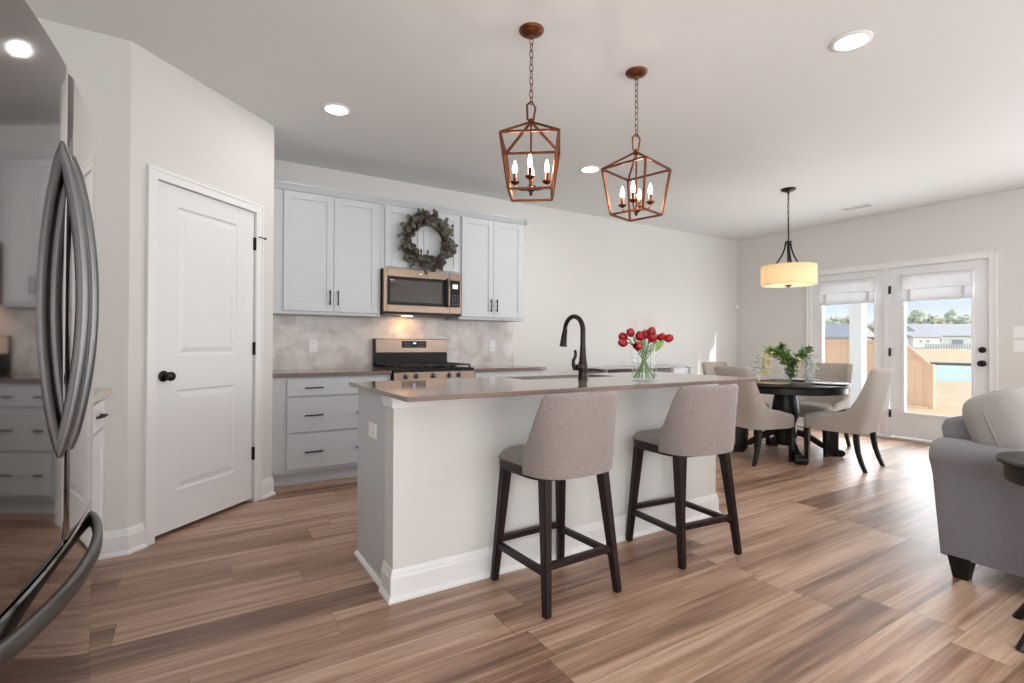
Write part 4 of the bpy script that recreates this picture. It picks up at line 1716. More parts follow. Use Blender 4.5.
wisteria('pale hanging blossom spray at the far left of the table bouquet', [off3(-0.01, 0, 0.03), off3(-0.02, 0.01, 0.22), off3(-0.16, 0.10, 0.36), off3(-0.285, 0.175, 0.345)], 0.27, M['wisteria2'], 1, 0.024)
wisteria('cream hanging blossom spray second from left in the table bouquet', [off3(0, 0.01, 0.03), off3(-0.01, 0.01, 0.22), off3(-0.12, 0.08, 0.37), off3(-0.225, 0.14, 0.365)], 0.23, M['wisteria'], 2, 0.038)
wisteria('cream blossom spray right of centre in the table bouquet', [off3(0.01, 0, 0.03), off3(0.015, -0.005, 0.22), off3(0.03, -0.015, 0.28), off3(0.05, -0.03, 0.305)], 0.13, M['wisteria'], 3, 0.034)
wisteria('white blossom spray hanging to the table at the right of the bouquet', [off3(0.0, -0.01, 0.03), off3(0.01, -0.01, 0.22), off3(0.11, -0.06, 0.37), off3(0.175, -0.095, 0.355)], 0.33, M['wisteria2'], 4, 0.036)

# ------------------------------------------------------------------ island vase with tulips
VV = Vector((2.185, 2.085, ZI))
t = T('glass_vase', 'clear cylindrical glass vase of red tulips on the island', 'vase', VV)
VR, VH = 0.072, 0.212
b = BM()
lathe(b, [(0.0, 0.0), (VR, 0.0), (VR, VH), (VR - 0.004, VH), (VR - 0.004, 0.012), (0.0, 0.012)], VV, 40)
O('vase_body', b, M['vase'], t)
b = BM()
lathe(b, [(0.0, 0.0125), (VR - 0.0045, 0.0125), (VR - 0.0045, 0.10), (0.0, 0.10)], VV, 32)
w_ = O('water', b, M['water'], t)
w_['label'] = 'clear water'
rt = Vector((0.8496, -0.5273, 0))       # along the island front as the bunch spreads
fd = Vector((0.5273, 0.8496, 0))
TUL = [(-0.128, 0.232, -0.02, 'red tulip low at the far left of the island bunch'),
       (-0.118, 0.262, 0.02, 'red tulip upper far left of the island bunch'),
       (-0.080, 0.285, 0.0, 'red tulip second cluster from left, topmost'),
       (-0.052, 0.214, -0.06, 'red tulip drooping before the vase rim at left'),
       (-0.035, 0.262, -0.03, 'red tulip left of centre in the island bunch'),
       (0.022, 0.276, 0.04, 'small red tulip behind the centre of the island bunch'),
       (0.034, 0.256, -0.05, 'red tulip facing forward right of centre in the bunch'),
       (0.050, 0.290, 0.02, 'red tulip standing tallest right of centre'),
       (0.102, 0.262, 0.0, 'red tulip second from right in the island bunch'),
       (0.142, 0.256, -0.01, 'red tulip at the far right of the island bunch'),
       (0.088, 0.218, 0.05, 'small red tulip hanging low at the right rim'),
       (-0.008, 0.268, 0.05, 'red tulip at the back centre of the island bunch')]
rt_r = random.Random(11)
for i, (dx, dz, df, lab) in enumerate(TUL):
    head = VV + rt * dx * 0.93 + fd * df + Vector((0, 0, dz - 0.016))
    a = Vector((-dx * 0.40 + rt_r.uniform(-0.01, 0.01), 0, 0))
    foot = VV + rt * max(-0.058, min(0.058, -dx * 0.75)) + fd * max(-0.035, min(0.035, -df * 0.5)) + Vector((0, 0, 0.018))
    rim = VV + rt * max(-0.06, min(0.06, dx * 0.42)) + fd * max(-0.035, min(0.035, df * 0.5)) + Vector((0, 0, 0.195))
    tdir = (head - rim).normalized()
    t = T('tulip', lab, 'flower', foot, 0, 'red tulips in the island vase')
    b = BM()
    tube(b, [foot, foot.lerp(rim, 0.5), rim, rim.lerp(head, 0.6) + Vector((0, 0, 0.012)), head - tdir * 0.012], 0.0034, 6)
    O('stem', b, M['stem'], t)
    b = BM()
    q = tdir.to_track_quat('Z', 'Y').to_matrix().to_4x4()
    sc_ = rt_r.uniform(0.95, 1.15)
    for k in range(6):
        ang = k * PI / 3 + i
        off_ = 0.0 if k % 2 else 0.003
        rows = []
        for f, rr, ww in ((0.0, 0.006, 0.010), (0.2, 0.017, 0.026), (0.45, 0.0215, 0.031), (0.75, 0.018, 0.024), (1.0, 0.009, 0.005)):
            rr = (rr + off_) * sc_
            row = []
            for s_ in (-1, 0, 1):
                a2 = ang + s_ * ww / max(rr, 0.012) * 0.5
                row.append(Matrix.Translation(head) @ q @ Vector((rr * math.cos(a2), rr * math.sin(a2), (f * 0.052 - 0.018) * sc_)))
            rows.append(row)
        loft(b, rows, False, False)
    ball(b, head, 0.014, 0.014, 0.020, 8, 6, q)
    O('petals', b, M['tulip'], t)
    if i % 2 == 0 or i > 7:
        b = BM()
        leaf_on(b, rim - Vector((0, 0, 0.03)), (head - rim) + rt * rt_r.uniform(-0.05, 0.05) + Vector((0, 0, 0.02)), Vector((0.3, -0.8, 0.6)), 0.095, 0.026)
        O('leaf', b, M['leaf'], t)
for i, (dx, hz, lab) in enumerate(((-0.05, 0.395, 'pale wispy sprig leaning left above the red tulips'), (0.02, 0.405, 'pale wispy sprig upright above the red tulips'), (0.075, 0.395, 'pale wispy sprig leaning right above the red tulips'))):
    t = T('dried_sprig', lab, 'dried flower', VV + Vector((0, 0, 0.02)), 0, 'pale sprigs in the island vase')
    b = BM()
    base = VV + rt * (-dx * 0.4) + fd * 0.02 + Vector((0, 0, 0.02))
    mid = VV + rt * dx * 0.3 + fd * 0.03 + Vector((0, 0, 0.21))
    top_ = VV + rt * dx + fd * 0.03 + Vector((0, 0, hz - 0.03))
    tube(b, [base, mid, top_], 0.0010, 5)
    for k in range(7):
        p = mid.lerp(top_, 0.35 + 0.09 * k)
        for s_ in (-1, 1):
            q_ = p + rt * s_ * rt_r.uniform(0.015, 0.05) + Vector((0, 0, rt_r.uniform(0.02, 0.05)))
            tube(b, [p, q_], 0.0006, 4)
            ball(b, q_, 0.0016, seg=6, rings=4)
    O('twig', b, M['sprig'], t)

# ------------------------------------------------------------------ sideboard on the back wall
t = T('sideboard', 'low sideboard with dark drawers behind the island by the back wall', 'sideboard', (4.80, 4.68, 0))
b = BM()
box(b, 4.04, 5.61, 4.47, YB - 0.016, 0.826, 0.842, 0.003)
o = O('top', b, mat('pale_stone_top', rgb(196, 194, 194), 0.25, noise=0.04), t, smooth=False)
b = BM()
for x_ in (4.08, 5.20, 5.535):
    for y_ in (4.50, YB - 0.07):
        box(b, x_, x_ + 0.045, y_, y_ + 0.045, 0, 0.826)
box(b, 4.10, 5.56, 4.52, YB - 0.03, 0.10, 0.80)
O('body', b, mat('greige_paint', rgb(150, 145, 142), 0.5, noise=0.04), t, smooth=False)
for x0, x1 in ((4.13, 4.66), (4.67, 5.195)):
    for z0, z1 in ((0.62, 0.822), (0.42, 0.60), (0.22, 0.40)):
        b = BM()
        box(b, x0, x1, 4.495, 4.52, z0, z1, 0.003)
        d = O('drawer', b, M['brownwood'], t, smooth=False)
        d['label'] = 'dark brown drawer front'
        b = BM()
        ball(b, ((x0 + x1) / 2, 4.482, (z0 + z1) / 2), 0.014, seg=10, rings=8)
        O('knob', b, M['bronze'], d)
b = BM()
shaker(b, 5.25, 5.53, 0.14, 0.818, 4.498, 0.02, 0.03)
d = O('door', b, M['cabwhite'], t, smooth=False)
d['label'] = 'white door'
b = BM()
ball(b, (5.275, 4.486, 0.56), 0.012, seg=10, rings=8)
O('knob', b, M['bronze'], d)


# ------------------------------------------------------------------ lantern pendants
def chain(bm, x, y, z0, z1, r=0.0022, ln=0.042, wd=0.010):
    n = max(1, int((z1 - z0) / (ln * 0.78)))
    st_ = (z1 - z0) / n
    for i in range(n):
        c = z0 + st_ * (i + 0.5)
        pts = []
        for k in range(12):
            a = 2 * PI * k / 12
            u, v = wd * math.cos(a), ln / 2 * math.sin(a)
            pts.append((x + (u if i % 2 else 0), y + (0 if i % 2 else u), c + v))
        tube(bm, pts, r, 5, closed=True)


def lantern(x, y, ang, label, a=0.1435, zu=2.157, c_=0.1065, zl=1.889, twist=0):
    t = T('lantern_pendant', label, 'pendant light', (x, y, H), 0, 'copper lantern pendants over the island')
    cu = M['copper']
    b = BM()
    lathe(b, [(0.0, 0.0), (0.064, 0.0), (0.064, -0.006), (0.058, -0.014), (0.040, -0.024), (0.014, -0.030), (0.010, -0.044), (0.0, -0.044)], (x, y, H), 32)
    O('canopy', b, cu, t)
    b = BM()
    chain(b, x, y, 2.352, H - 0.040)
    O('chain', b, cu, t)
    b = BM()
    U = []
    Lo = []
    for k in range(4):
        an = math.radians(ang + 45 + 90 * k)
        U.append(Vector((x + a * 1.4142 * math.cos(an), y + a * 1.4142 * math.sin(an), zu)))
        Lo.append(Vector((x + c_ * 1.4142 * math.cos(an), y + c_ * 1.4142 * math.sin(an), zl)))
    w = 0.0105
    apex = Vector((x, y, 2.262))
    for k in range(4):
        rl = 0
        bar(b, U[k], U[(k + 1) % 4], w)
        bar(b, Lo[k], Lo[(k + 1) % 4], w)
        bar(b, U[k], Lo[k], w)
        bar(b, U[k], apex, w)
    box(b, x - 0.013, x + 0.013, y - 0.013, y + 0.013, 2.245, 2.275, 0.003)
    O('cage', b, cu, t, smooth=False)
    b = BM()
    an = math.radians(-38)
    dx, dy = math.cos(an), math.sin(an)
    loop = [(-0.018, 2.272), (-0.022, 2.350), (0.002, 2.368), (0.022, 2.332), (0.012, 2.272)]
    for (u0, z0), (u1, z1) in zip(loop[:-1], loop[1:]):
        bar(b, (x + dx * u0, y + dy * u0, z0), (x + dx * u1, y + dy * u1, z1), 0.0075)
    O('hanging_loop', b, cu, t, smooth=False)
    b = BM()
    tube(b, [(x, y, 1.90), (x, y, 2.25)], 0.005, 8)
    lathe(b, [(0.0, -0.030), (0.006, -0.026), (0.010, -0.016), (0.006, -0.008), (0.022, 0.0), (0.024, 0.012), (0.010, 0.020), (0.0, 0.02)], (x, y, 1.910), 16)
    O('center_rod', b, cu, t)
    for k in range(4):
        an = math.radians(ang + twist + 90 * k)
        dx, dy = math.cos(an), math.sin(an)
        R_ = 0.082
        b = BM()
        tube(b, [(x, y, 1.918), (x + dx * R_ * 0.45, y + dy * R_ * 0.45, 1.912), (x + dx * R_ * 0.9, y + dy * R_ * 0.9, 1.920), (x + dx * R_, y + dy * R_, 1.940)], 0.0045, 8)
        arm = O('arm', b, cu, t)
        b = BM()
        c0 = (x + dx * R_, y + dy * R_, 1.938)
        lathe(b, [(0.0, 0.0), (0.008, 0.002), (0.024, 0.014), (0.025, 0.018), (0.011, 0.020), (0.0095, 0.022), (0.0095, 0.062), (0.0, 0.062)], c0, 16)
        O('candle_cup', b, cu, arm)
        b = BM()
        lathe(b, [(0.006, 0.060), (0.010, 0.070), (0.012, 0.082), (0.0105, 0.096), (0.006, 0.112), (0.002, 0.126), (0.0, 0.129)], c0, 14)
        O('bulb', b, M['bulb'], arm)
    return t


lantern(1.455, 2.167, 53, 'copper lantern pendant nearest the camera, at left')
lantern(2.207, 2.171, 14, 'copper lantern pendant second from the camera, at right', twist=18)

# ------------------------------------------------------------------ drum pendant
px, py = 5.20, 2.97
t = T('drum_pendant', 'drum shade pendant glowing over the dining table', 'pendant light', (px, py, H))
b = BM()
lathe(b, [(0.0, 0.0), (0.072, 0.0), (0.072, -0.008), (0.060, -0.020), (0.03, -0.030), (0.012, -0.036), (0.010, -0.050), (0.0, -0.050)], (px, py, H), 28)
O('canopy', b, M['bronze'], t)
b = BM()
chain(b, px, py, 2.200, H - 0.046)
tube(b, [(px + 0.004, py, 2.19), (px + 0.012, py + 0.008, 2.36), (px - 0.010, py, 2.54), (px, py, H - 0.04)], 0.0035, 6)
O('chain', b, M['bronze'], t)
b = BM()
lathe(b, [(0.0, 2.205), (0.012, 2.203), (0.034, 2.190), (0.034, 2.178), (0.015, 2.170), (0.012, 2.05), (0.010, 1.72), (0.0, 1.72)], (px, py, 0), 18)
O('center_rod', b, M['bronze'], t)
ZS0, ZS1, RS = 1.738, 1.938, 0.258
for k in range(3):
    an = math.radians(-20 + 120 * k)
    dx, dy = math.cos(an), math.sin(an)
    b = BM()
    pts = []
    for f in range(9):
        u = f / 8
        rr = 0.028 + 0.15 * (u ** 1.9)
        pts.append((px + dx * rr, py + dy * rr, 2.185 - 0.275 * u))
    tube(b, pts, 0.009, 8, ex=0.8)
    O('arm', b, M['bronze'], t)
b = BM()
rings = []
for r_, z_ in ((RS, ZS0), (RS, ZS1), (RS - 0.004, ZS1), (RS - 0.004, ZS0)):
    rings.append([(px + r_ * math.cos(2 * PI * k / 64), py + r_ * math.sin(2 * PI * k / 64), z_) for k in range(64)])
loft(b, rings, True, False)
O('lamp_shade', b, M['shade'], t)
b = BM()
lathe(b, [(0.0, ZS0 + 0.004), (RS - 0.005, ZS0 + 0.004), (RS - 0.005, ZS0 + 0.010), (0.0, ZS0 + 0.010)], (px, py, 0), 64)
O('diffuser', b, M['diffuser'], t)
b = BM()
lathe(b, [(0.0, ZS0 - 0.026), (0.008, ZS0 - 0.022), (0.012, ZS0 - 0.012), (0.034, ZS0 - 0.004), (0.030, ZS0 + 0.004), (0.0, ZS0 + 0.004)], (px, py, 0), 18)
O('finial', b, M['bronze'], t)
b = BM()
for k in range(3):
    an = math.radians(40 + 120 * k)
    bar(b, (px, py, 1.912), (px + (RS - 0.004) * math.cos(an), py + (RS - 0.004) * math.sin(an), 1.912), 0.006)
O('spider', b, M['bronze'], t, smooth=False)
for k in range(3):
    an = math.radians(100 + 120 * k)
    bx, by = px + 0.12 * math.cos(an), py + 0.12 * math.sin(an)
    b = BM()
    lathe(b, [(0.0, 1.80), (0.020, 1.805), (0.028, 1.825), (0.026, 1.845), (0.014, 1.87), (0.012, 1.905), (0.0, 1.905)], (bx, by, 0), 16)
    O('bulb', b, emit('warm_bulb_glow', (1.0, 0.78, 0.50, 1), 3.0) if k == 0 else bpy.data.materials['warm_bulb_glow'], t)
    light('drum_bulb_light', 'POINT', (bx, by, 1.785), 1.6, (1.0, 0.84, 0.64), None, 0.02)

# ------------------------------------------------------------------ refrigerator
FY0, FYS, FY1 = 1.035, 1.490, 1.955
FZ = 1.730


def fx_(y):
    return -0.2405 - 0.125 * (y - 1.60) ** 2


t = T('refrigerator', 'dark stainless french door refrigerator at the left edge', 'refrigerator', (-0.62, 1.495, 0))
b = BM()
box(b, -0.99, -0.335, FY0 + 0.004, FY1 - 0.004, 0.02, 1.722, 0.004)
O('cabinet', b, M['fridge_side'], t, smooth=False)
for yy in (FY0 + 0.05, FY1 - 0.05):
    for xx in (-0.93, -0.40):
        b = BM()
        lathe(b, [(0.022, 0.0), (0.022, 0.022)], (xx, yy, 0), 12)
        O('levelling_foot', b, M['blackmatt'], t)


def fridge_panel(y0, y1, z0, z1, name):
    b = BM()
    N = 24
    rings = []
    rc = 0.005
    for i in range(N + 1):
        y = y0 + (y1 - y0) * i / N
        x = fx_(y)
        e0 = min(y - y0, y1 - y)
        if e0 < rc:
            x -= rc - math.sqrt(max(0.0, rc * rc - (rc - e0) ** 2))
        ring = [(-0.325, y, z0), (x - 0.004, y, z0), (x, y, z0 + 0.004), (x, y, z1 - 0.004), (x - 0.004, y, z1), (-0.325, y, z1)]
        rings.append(ring)
    # denser samples at the rounded vertical edges
    loft(b, rings)
    return O(name, b, M['fridge'], t, angle=30)


def bow_handle(parent, y, z0, z1):
    b = BM()
    x0 = fx_(y)
    rings = []
    N = 20
    for i in range(N + 1):
        f = i / N
        z = z0 + (z1 - z0) * f
        bow = math.sin(PI * f) ** 0.75
        xo = x0 + 0.004 + 0.043 * bow
        th = 0.024
        hw = 0.017
        xi = xo - th
        ring = []
        for k in range(14):
            a = 2 * PI * k / 14
            ring.append((xi + th / 2 + th / 2 * math.copysign(abs(math.cos(a)) ** 0.6, math.cos(a)), y + hw * math.copysign(abs(math.sin(a)) ** 0.6, math.sin(a)), z))
        rings.append(ring)
    loft(b, rings)
    h = O('handle', b, M['fridge_handle'], parent)
    h['label'] = 'bowed brushed steel handle'


dA = fridge_panel(FY0, FYS - 0.002, 0.676, FZ, 'door')
dB = fridge_panel(FYS + 0.002, FY1, 0.676, FZ, 'door')
bow_handle(dA, 1.440, 0.878, 1.552)
bow_handle(dB, 1.540, 0.878, 1.552)
dC = fridge_panel(FY0, FY1, 0.055, 0.668, 'freezer_drawer')
b = BM()
rings = []
N = 26
for i in range(N + 1):
    f = i / N
    y = 1.10 + (1.89 - 1.10) * f
    bow = math.sin(PI * f) ** 0.6
    xo = fx_(y) + 0.004 + 0.046 * bow
    zc = 0.622
    ring = []
    for k in range(14):
        a = 2 * PI * k / 14
        ring.append((xo - 0.011 + 0.011 * math.copysign(abs(math.cos(a)) ** 0.6, math.cos(a)), y, zc + 0.019 * math.copysign(abs(math.sin(a)) ** 0.6, math.sin(a))))
    rings.append(ring)
loft(b, rings)
h = O('handle', b, M['fridge_handle'], dC)
h['label'] = 'bowed brushed steel drawer handle'
b = BM()
box(b, -0.70, -0.30, FY0 + 0.03, FY0 + 0.11, 1.722, 1.750, 0.005)
box(b, -0.70, -0.30, FY1 - 0.11, FY1 - 0.03, 1.722, 1.750, 0.005)
O('hinge_cover', b, M['fridge_side'], t, smooth=False)

# ------------------------------------------------------------------ small cabinet between fridge and pantry
t = T('base_cabinet', 'white base cabinet between refrigerator and pantry', 'kitchen cabinet', (-0.70, 2.68, 0))
SXF = -0.392
b = BM()
box(b, XL + 0.002, SXF - 0.0205, 1.985, YR - 0.002, 0.10, 0.855)
box(b, XL + 0.002, SXF - 0.09, 1.985, YR - 0.002, 0.0, 0.10)
O('body', b, M['cabwhite'], t, smooth=False)
RZ90 = Matrix.Rotation(PI / 2, 4, 'Z')


def xface(x, y0, builder):
    """build on local door plane (x 0..w, front at y=0) facing +X at world x, starting at y0"""
    bb = BM()
    builder(bb)
    bmesh.ops.transform(bb, matrix=Matrix.Translation((x, y0, 0)) @ RZ90, verts=bb.verts)
    return bb


for y0, y1 in ((2.01, 2.68), (2.70, 3.335)):
    w = y1 - y0
    d = O('drawer', xface(SXF, y0, lambda bb: box(bb, 0, w, 0, 0.02, 0.70, 0.832, 0.0025)), M['cabwhite'], t, smooth=False)

    def hb(bb, c=w / 2 + (0.10 if y0 > 2.5 else 0)):
        pts = [(c - 0.055, 0.0, 0.768), (c - 0.05, -0.018, 0.770), (c - 0.025, -0.030, 0.773), (c, -0.033, 0.774), (c + 0.025, -0.030, 0.773), (c + 0.05, -0.018, 0.770), (c + 0.055, 0.0, 0.768)]
        tube(bb, pts, 0.006, 8)
    h = O('handle', xface(SXF, y0, hb), M['bronze'], d)
    d = O('door', xface(SXF, y0, lambda bb: shaker(bb, 0, w, 0.13, 0.685, 0.0)), M['cabwhite'], t, smooth=False)
b = BM()
box(b, XL + 0.002, -0.370, 1.985, YR - 0.001, 0.856, 0.886, 0.003)
o = O('countertop', b, mat('beige_quartz', rgb(200, 186, 168), 0.12, noise=0.08, scale=300), smooth=False)
tag(o, 'small beige countertop between refrigerator and pantry wall', 'countertop')

# ------------------------------------------------------------------ sofa
t = T('sofa', 'grey tweed sofa seen from its arm end at right', 'sofa', (4.1, 0.6, 0))
sf = M['sofafab']


def arm(x0, side, parent):
    b = BM()
    s = side
    prof = [(0.0, 0.10), (0.0, 0.48), (-0.006, 0.525), (-0.018, 0.558), (-0.020, 0.595), (-0.006, 0.626), (0.03, 0.644), (0.10, 0.652), (0.18, 0.650), (0.235, 0.630), (0.255, 0.595), (0.25, 0.52), (0.25, 0.10)]
    rings = []
    for y, f in ((0.205, 0.94), (0.215, 0.98), (0.24, 1.0), (0.62, 1.0), (0.985, 1.0), (1.015, 0.985), (1.028, 0.95)):
        rings.append([(x0 + s * (0.125 + (u - 0.125) * f), y + (0.04 * max(0.0, min(1.0, (z - 0.2) / 0.36)) if y > 0.9 else 0), 0.10 + (z - 0.10) * (0.985 + 0.015 * f)) for u, z in prof])
    loft(b, rings)
    return O('arm', b, sf, parent, angle=50)


arm(3.122, 1, t)
arm(5.42, -1, t)
b = BM()
box(b, 3.36, 5.18, 0.24, 1.00, 0.105, 0.30, 0.02)
O('base', b, sf, t)
b = BM()
rings = []
for x, f in ((3.372, 0.93), (3.385, 0.98), (3.42, 1.0), (4.27, 1.0), (5.12, 1.0), (5.155, 0.98), (5.168, 0.93)):
    prof = [(0.80, 0.15), (1.02, 0.12), (1.095, 0.60), (1.11, 0.70), (1.095, 0.735), (1.05, 0.748), (0.97, 0.742), (0.94, 0.71), (0.90, 0.5)]
    rings.append([(x, 0.97 + (y - 0.97) * f, 0.4 + (z - 0.4) * f) for y, z in prof])
loft(b, rings)
O('back', b, sf, t, angle=50)
for i in range(2):
    b = BM()
    cushion(b, (3.83 + i * 0.89, 0.52, 0.37), 0.44, 0.36, 0.085, 0.5, 0.25)
    O('seat_cushion', b, sf, t)
for x0_, lab in ((3.545, None), (4.19, None), (4.82, None)):
    b = BM()
    mt = Matrix.Rotation(math.radians(-20), 4, 'X')
    cushion(b, (x0_, 0.835, 0.668), 0.345, 0.135, 0.235, 0.45, 0.6, mt)
    # piping round the cushion
    cu_ = O('back_cushion', b, M['pillowfab'], t)
    b = BM()
    m4 = Matrix.Translation((x0_, 0.835, 0.668)) @ mt
    pts = []
    for k in range(48):
        a = 2 * PI * k / 48
        c_, s_ = math.cos(a), math.sin(a)
        pts.append(m4 @ Vector((0.346 * math.copysign(abs(c_) ** 0.58, c_), 0, 0.236 * math.copysign(abs(s_) ** 0.45, s_))))
    tube(b, pts, 0.004, 6, closed=True)
    O('piping', b, M['pillowfab'], cu_)
for lx in (3.165, 5.375):
    for ly in (0.26, 0.955):
        b = BM()
        bar(b, (lx, ly, 0.108), (lx + (0.010 if lx > 4 else -0.0), ly, 0.0), 0.090, 0.056)
        l_ = O('leg', b, M['blackwood'], t, smooth=False)
        l_['label'] = 'tapered black wooden leg'

# ------------------------------------------------------------------ end table
EC = Vector((2.785, 0.502, 0))
t = T('end_table', 'round black end table beside the sofa arm', 'side table', EC)
b = BM()
lathe(b, [(0.0, 0.662), (0.205, 0.662), (0.222, 0.670), (0.226, 0.680), (0.220, 0.688), (0.205, 0.690), (0.0, 0.690)], EC, 56)
O('tabletop', b, M['blackwood'], t)
b = BM()
lathe(b, [(0.0, 0.600), (0.196, 0.600), (0.200, 0.606), (0.200, 0.663), (0.0, 0.663)], EC, 48)
O('apron', b, M['blackwood'], t)
for k in range(4):
    a = math.radians(150 + 90 * k)
    dx, dy = math.cos(a), math.sin(a)
    b = BM()
    pts = [EC + Vector((dx * r, dy * r, z)) for r, z in ((0.165, 0.61), (0.138, 0.50), (0.115, 0.36), (0.130, 0.20), (0.180, 0.07), (0.226, 0.0))]
    tube(b, pts, 0.018, 10, r_fn=lambda f: 0.022 - 0.006 * f)
    O('leg', b, M['blackwood'], t)
b = BM()
lathe(b, [(0.0, 0.235), (0.128, 0.235), (0.131, 0.245), (0.128, 0.255), (0.0, 0.255)], EC, 32)
O('shelf', b, M['blackwood'], t)

# ------------------------------------------------------------------ outdoors
# lawn as a gently rising ground
b = BM()
xs_ = [XR + 0.15, 9.6, 14, 20, 46, 60, 78, 110, 200]
zs_ = [-0.20, -0.20, -0.20, -0.20, -0.20, 0.10, 0.55, 0.6, 0.6]
rows = [[(x, y, z) for y in (-40, 0, 10, 20, 40, 110)] for x, z in zip(xs_, zs_)]
loft(b, rows, False, False)
o = O('ground_lawn', b, M['grass'], smooth=False)
o['kind'] = 'structure'
b = BM()
box(b, XR + 0.14, 10.2, 0.9, 6.5, -0.30, -0.06, 0.005)
o = O('floor_patio', b, M['concrete'], smooth=False)
o['kind'] = 'structure'
b = BM()
pts = [(22.6, 8.5), (23.05, 8.03), (24.4, 6.4), (25.5, 4.0), (42.0, 9.5), (41.83, 11.25), (41.8, 14.6), (41.5, 18.0)]
loft(b, [[(x, y, z) for x, y in pts] for z in (-0.30, -0.175)])
o = O('pond', b, M['pond'], smooth=False)
tag(o, 'pale blue pond beyond the dry lawn', 'pond')
b = BM()
tube(b, [(42.1, 9.0, -0.17), (42.05, 11.2, -0.17), (42.0, 14.8, -0.17), (41.7, 18.5, -0.17)], 0.17, 8)
o = O('pond_bank', b, M['bank'])
tag(o, 'dark muddy far bank of the pond', 'bank')

# porch column
t = T('porch_column', 'white square porch column outside the fixed patio door', 'column', (9.0, 4.015, -0.06))
b = BM()
box(b, -0.085, 0.085, -0.085, 0.085, 0.0, 2.75)
O('shaft', b, M['trim'], t, smooth=False, world=False)
b = BM()
box(b, -0.105, 0.105, -0.105, 0.105, 0.0, 0.18, 0.006)
O('base', b, M['trim'], t, smooth=False, world=False)
b = BM()
box(b, -0.105, 0.105, -0.105, 0.105, 2.60, 2.76, 0.006)
O('capital', b, M['trim'], t, smooth=False, world=False)
b = BM()
box(b, XR + 0.14, 9.3, 2.1, 6.4, 2.70, 2.86)
o = O('ceiling_porch', b, M['trim'], smooth=False)
o['kind'] = 'structure'

# cedar fence with a sloped end panel
t = T('privacy_fence', 'cedar privacy fence with a sloping end panel across the lawn', 'fence', (13.1, 7.5, -0.2))
FX = 13.1


def fence_top(y):
    if y > 4.95:
        return 1.215
    return 0.70 + (1.19 - 0.70) * max(0.0, (y - 4.46) / 0.49)


y = 4.46
segs = [(4.46, 4.95), (4.97, 7.2), (7.22, 9.6), (9.62, 12.0)]
for y0, y1 in segs:
    b = BM()
    k = y0
    while k < y1 - 0.02:
        ke = min(k + 0.134, y1)
        if y0 < 4.9:
            z0_, z1_ = fence_top(k), fence_top(ke)
        else:
            z0_ = z1_ = 1.215
        loft(b, [[(FX, k, -0.17), (FX, ke, -0.17), (FX, ke, z1_), (FX, k, z0_)], [(FX + 0.02, k, -0.17), (FX + 0.02, ke, -0.17), (FX + 0.02, ke, z1_), (FX + 0.02, k, z0_)]])
        k += 0.14
    O('board_panel', b, M['cedar'], t, smooth=False)
    b = BM()
    z0_, z1_ = fence_top(y0), fence_top(y1 - 0.001)
    bar(b, (FX - 0.012, y0, z0_ - 0.0), (FX - 0.012, y1, z1_ - 0.0), 0.05)
    O('top_rail', b, M['cedar'], t, smooth=False)
for y_ in (4.45, 4.96, 7.21, 9.61, 12.01):
    b = BM()
    box(b, FX - 0.045, FX + 0.045, y_ - 0.045, y_ + 0.045, -0.2, fence_top(y_) + 0.03)
    O('post', b, M['cedar'], t, smooth=False)


# far houses
def house(c, rot, w, d, wall_h, roof_h, wm, rm, label, base=0.4, wins=()):
    t = T('house', label, 'house', (c[0], c[1], base), rot)
    b = BM()
    box(b, -w / 2, w / 2, -d / 2, d / 2, -0.8, wall_h)
    O('wall', b, wm, t, smooth=False, world=False)
    b = BM()
    ov = 0.35
    loft(b, [[(x, -d / 2 - ov, wall_h - 0.1), (x, d / 2 + ov, wall_h - 0.1), (x * 0.92, 0.05, wall_h + roof_h), (x * 0.92, -0.05, wall_h + roof_h)] for x in (-w / 2 - ov, w / 2 + ov)])
    O('roof', b, rm, t, smooth=False, world=False)
    for (wx, wz, ww, wh) in wins:
        b = BM()
        box(b, wx - ww / 2, wx + ww / 2, -d / 2 - 0.06, -d / 2 + 0.02, wz, wz + wh)
        wn_ = O('window', b, M['sidingwhite'], t, smooth=False, world=False)
        b = BM()
        box(b, wx - ww / 2 + 0.12, wx + ww / 2 - 0.12, -d / 2 - 0.09, -d / 2 - 0.03, wz + 0.12, wz + wh - 0.12)
        O('pane', b, M['housewin'], wn_, smooth=False, world=False)
    return t


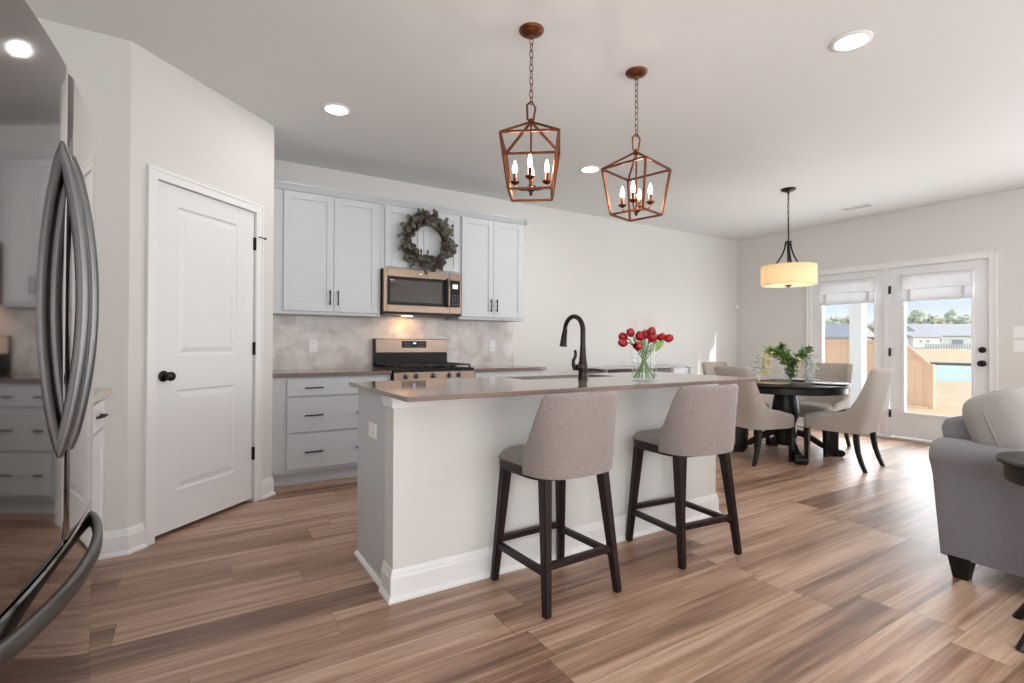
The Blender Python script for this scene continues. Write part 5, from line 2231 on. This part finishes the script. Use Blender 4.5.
# facing the camera: local -y towards the viewer; image right = (0.85,-0.527)
rot = math.atan2(-0.5274, 0.8496)
house((118.5, 39.0), rot, 13.5, 9, 2.5, 2.2, M['siding'], M['roof'], 'large grey-green house with shingled roof beyond the pond', 0.45,
      [(-3.8, 1.1, 0.9, 1.0), (-0.6, 0.2, 2.3, 1.7), (3.0, 0.9, 1.0, 1.2), (5.2, 0.9, 1.0, 1.2)])
house((103.5, 37.5), rot, 4.4, 5, 2.0, 0.9, M['sidingwhite'], M['roof'], 'small white house left of the grey-green house', 0.6,
      [(-0.9, 0.9, 0.5, 0.6), (0.2, 0.9, 0.5, 0.6)])
house((64.4, 30.7), rot - 1.2, 5.2, 3.6, 1.9, 1.5, M['siding'], M['roof'], 'grey gabled house above the fence in the fixed door pane', 0.25, [(-1.0, 0.8, 0.5, 0.9)])
house((68.4, 28.2), rot, 3.4, 4, 2.0, 0.55, M['sidingwhite'], M['roofdark'], 'white house with dark roof right of the porch column', 0.2, [(-0.7, 0.9, 0.6, 0.8)])

# back-yard picket line and shed tarp near the houses
b = BM()
for k in range(40):
    p = Vector((101.0 + k * 0.36, 35.0 - k * 0.22, 0.4))
    box(b, p.x - 0.10, p.x + 0.10, p.y - 0.10, p.y + 0.10, 0.4, 1.35)
o = O('picket_fence', b, M['siding'], smooth=False)
tag(o, 'low grey picket fence before the distant houses', 'fence')

# tree line
tr = random.Random(5)
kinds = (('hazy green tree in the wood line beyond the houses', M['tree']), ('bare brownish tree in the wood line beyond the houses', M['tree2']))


def tree(x, y, h, base, ki, seed):
    r = random.Random(seed)
    t = T('tree', kinds[ki][0], 'tree', (x, y, base), 0, 'wood line trees beyond the houses, ' + ('green' if ki == 0 else 'bare'))
    b = BM()
    tube(b, [(0, 0, -0.5), (r.uniform(-.2, .2), 0, h * 0.5), (r.uniform(-.4, .4), 0, h * 0.9)], 0.3, 6, r_fn=lambda f: 0.34 - 0.25 * f)
    O('trunk', b, M['trunk'], t, world=False)
    b = BM()
    for i in range(26):
        a = r.uniform(0, 2 * PI)
        f = r.uniform(0.25, 0.95)
        rr = h * 0.26 * (1.1 - f) + 0.5
        c = Vector((math.cos(a) * rr, math.sin(a) * rr, h * f))
        v_ = ball(b, c, h * r.uniform(0.06, 0.11), h * r.uniform(0.06, 0.11), h * r.uniform(0.06, 0.10), 8, 6)
        for vv in v_:
            vv.co += Vector((r.gauss(0, 1), r.gauss(0, 1), r.gauss(0, 1))) * h * 0.016
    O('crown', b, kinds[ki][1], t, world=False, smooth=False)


cams = Vector((0, 0, 0))
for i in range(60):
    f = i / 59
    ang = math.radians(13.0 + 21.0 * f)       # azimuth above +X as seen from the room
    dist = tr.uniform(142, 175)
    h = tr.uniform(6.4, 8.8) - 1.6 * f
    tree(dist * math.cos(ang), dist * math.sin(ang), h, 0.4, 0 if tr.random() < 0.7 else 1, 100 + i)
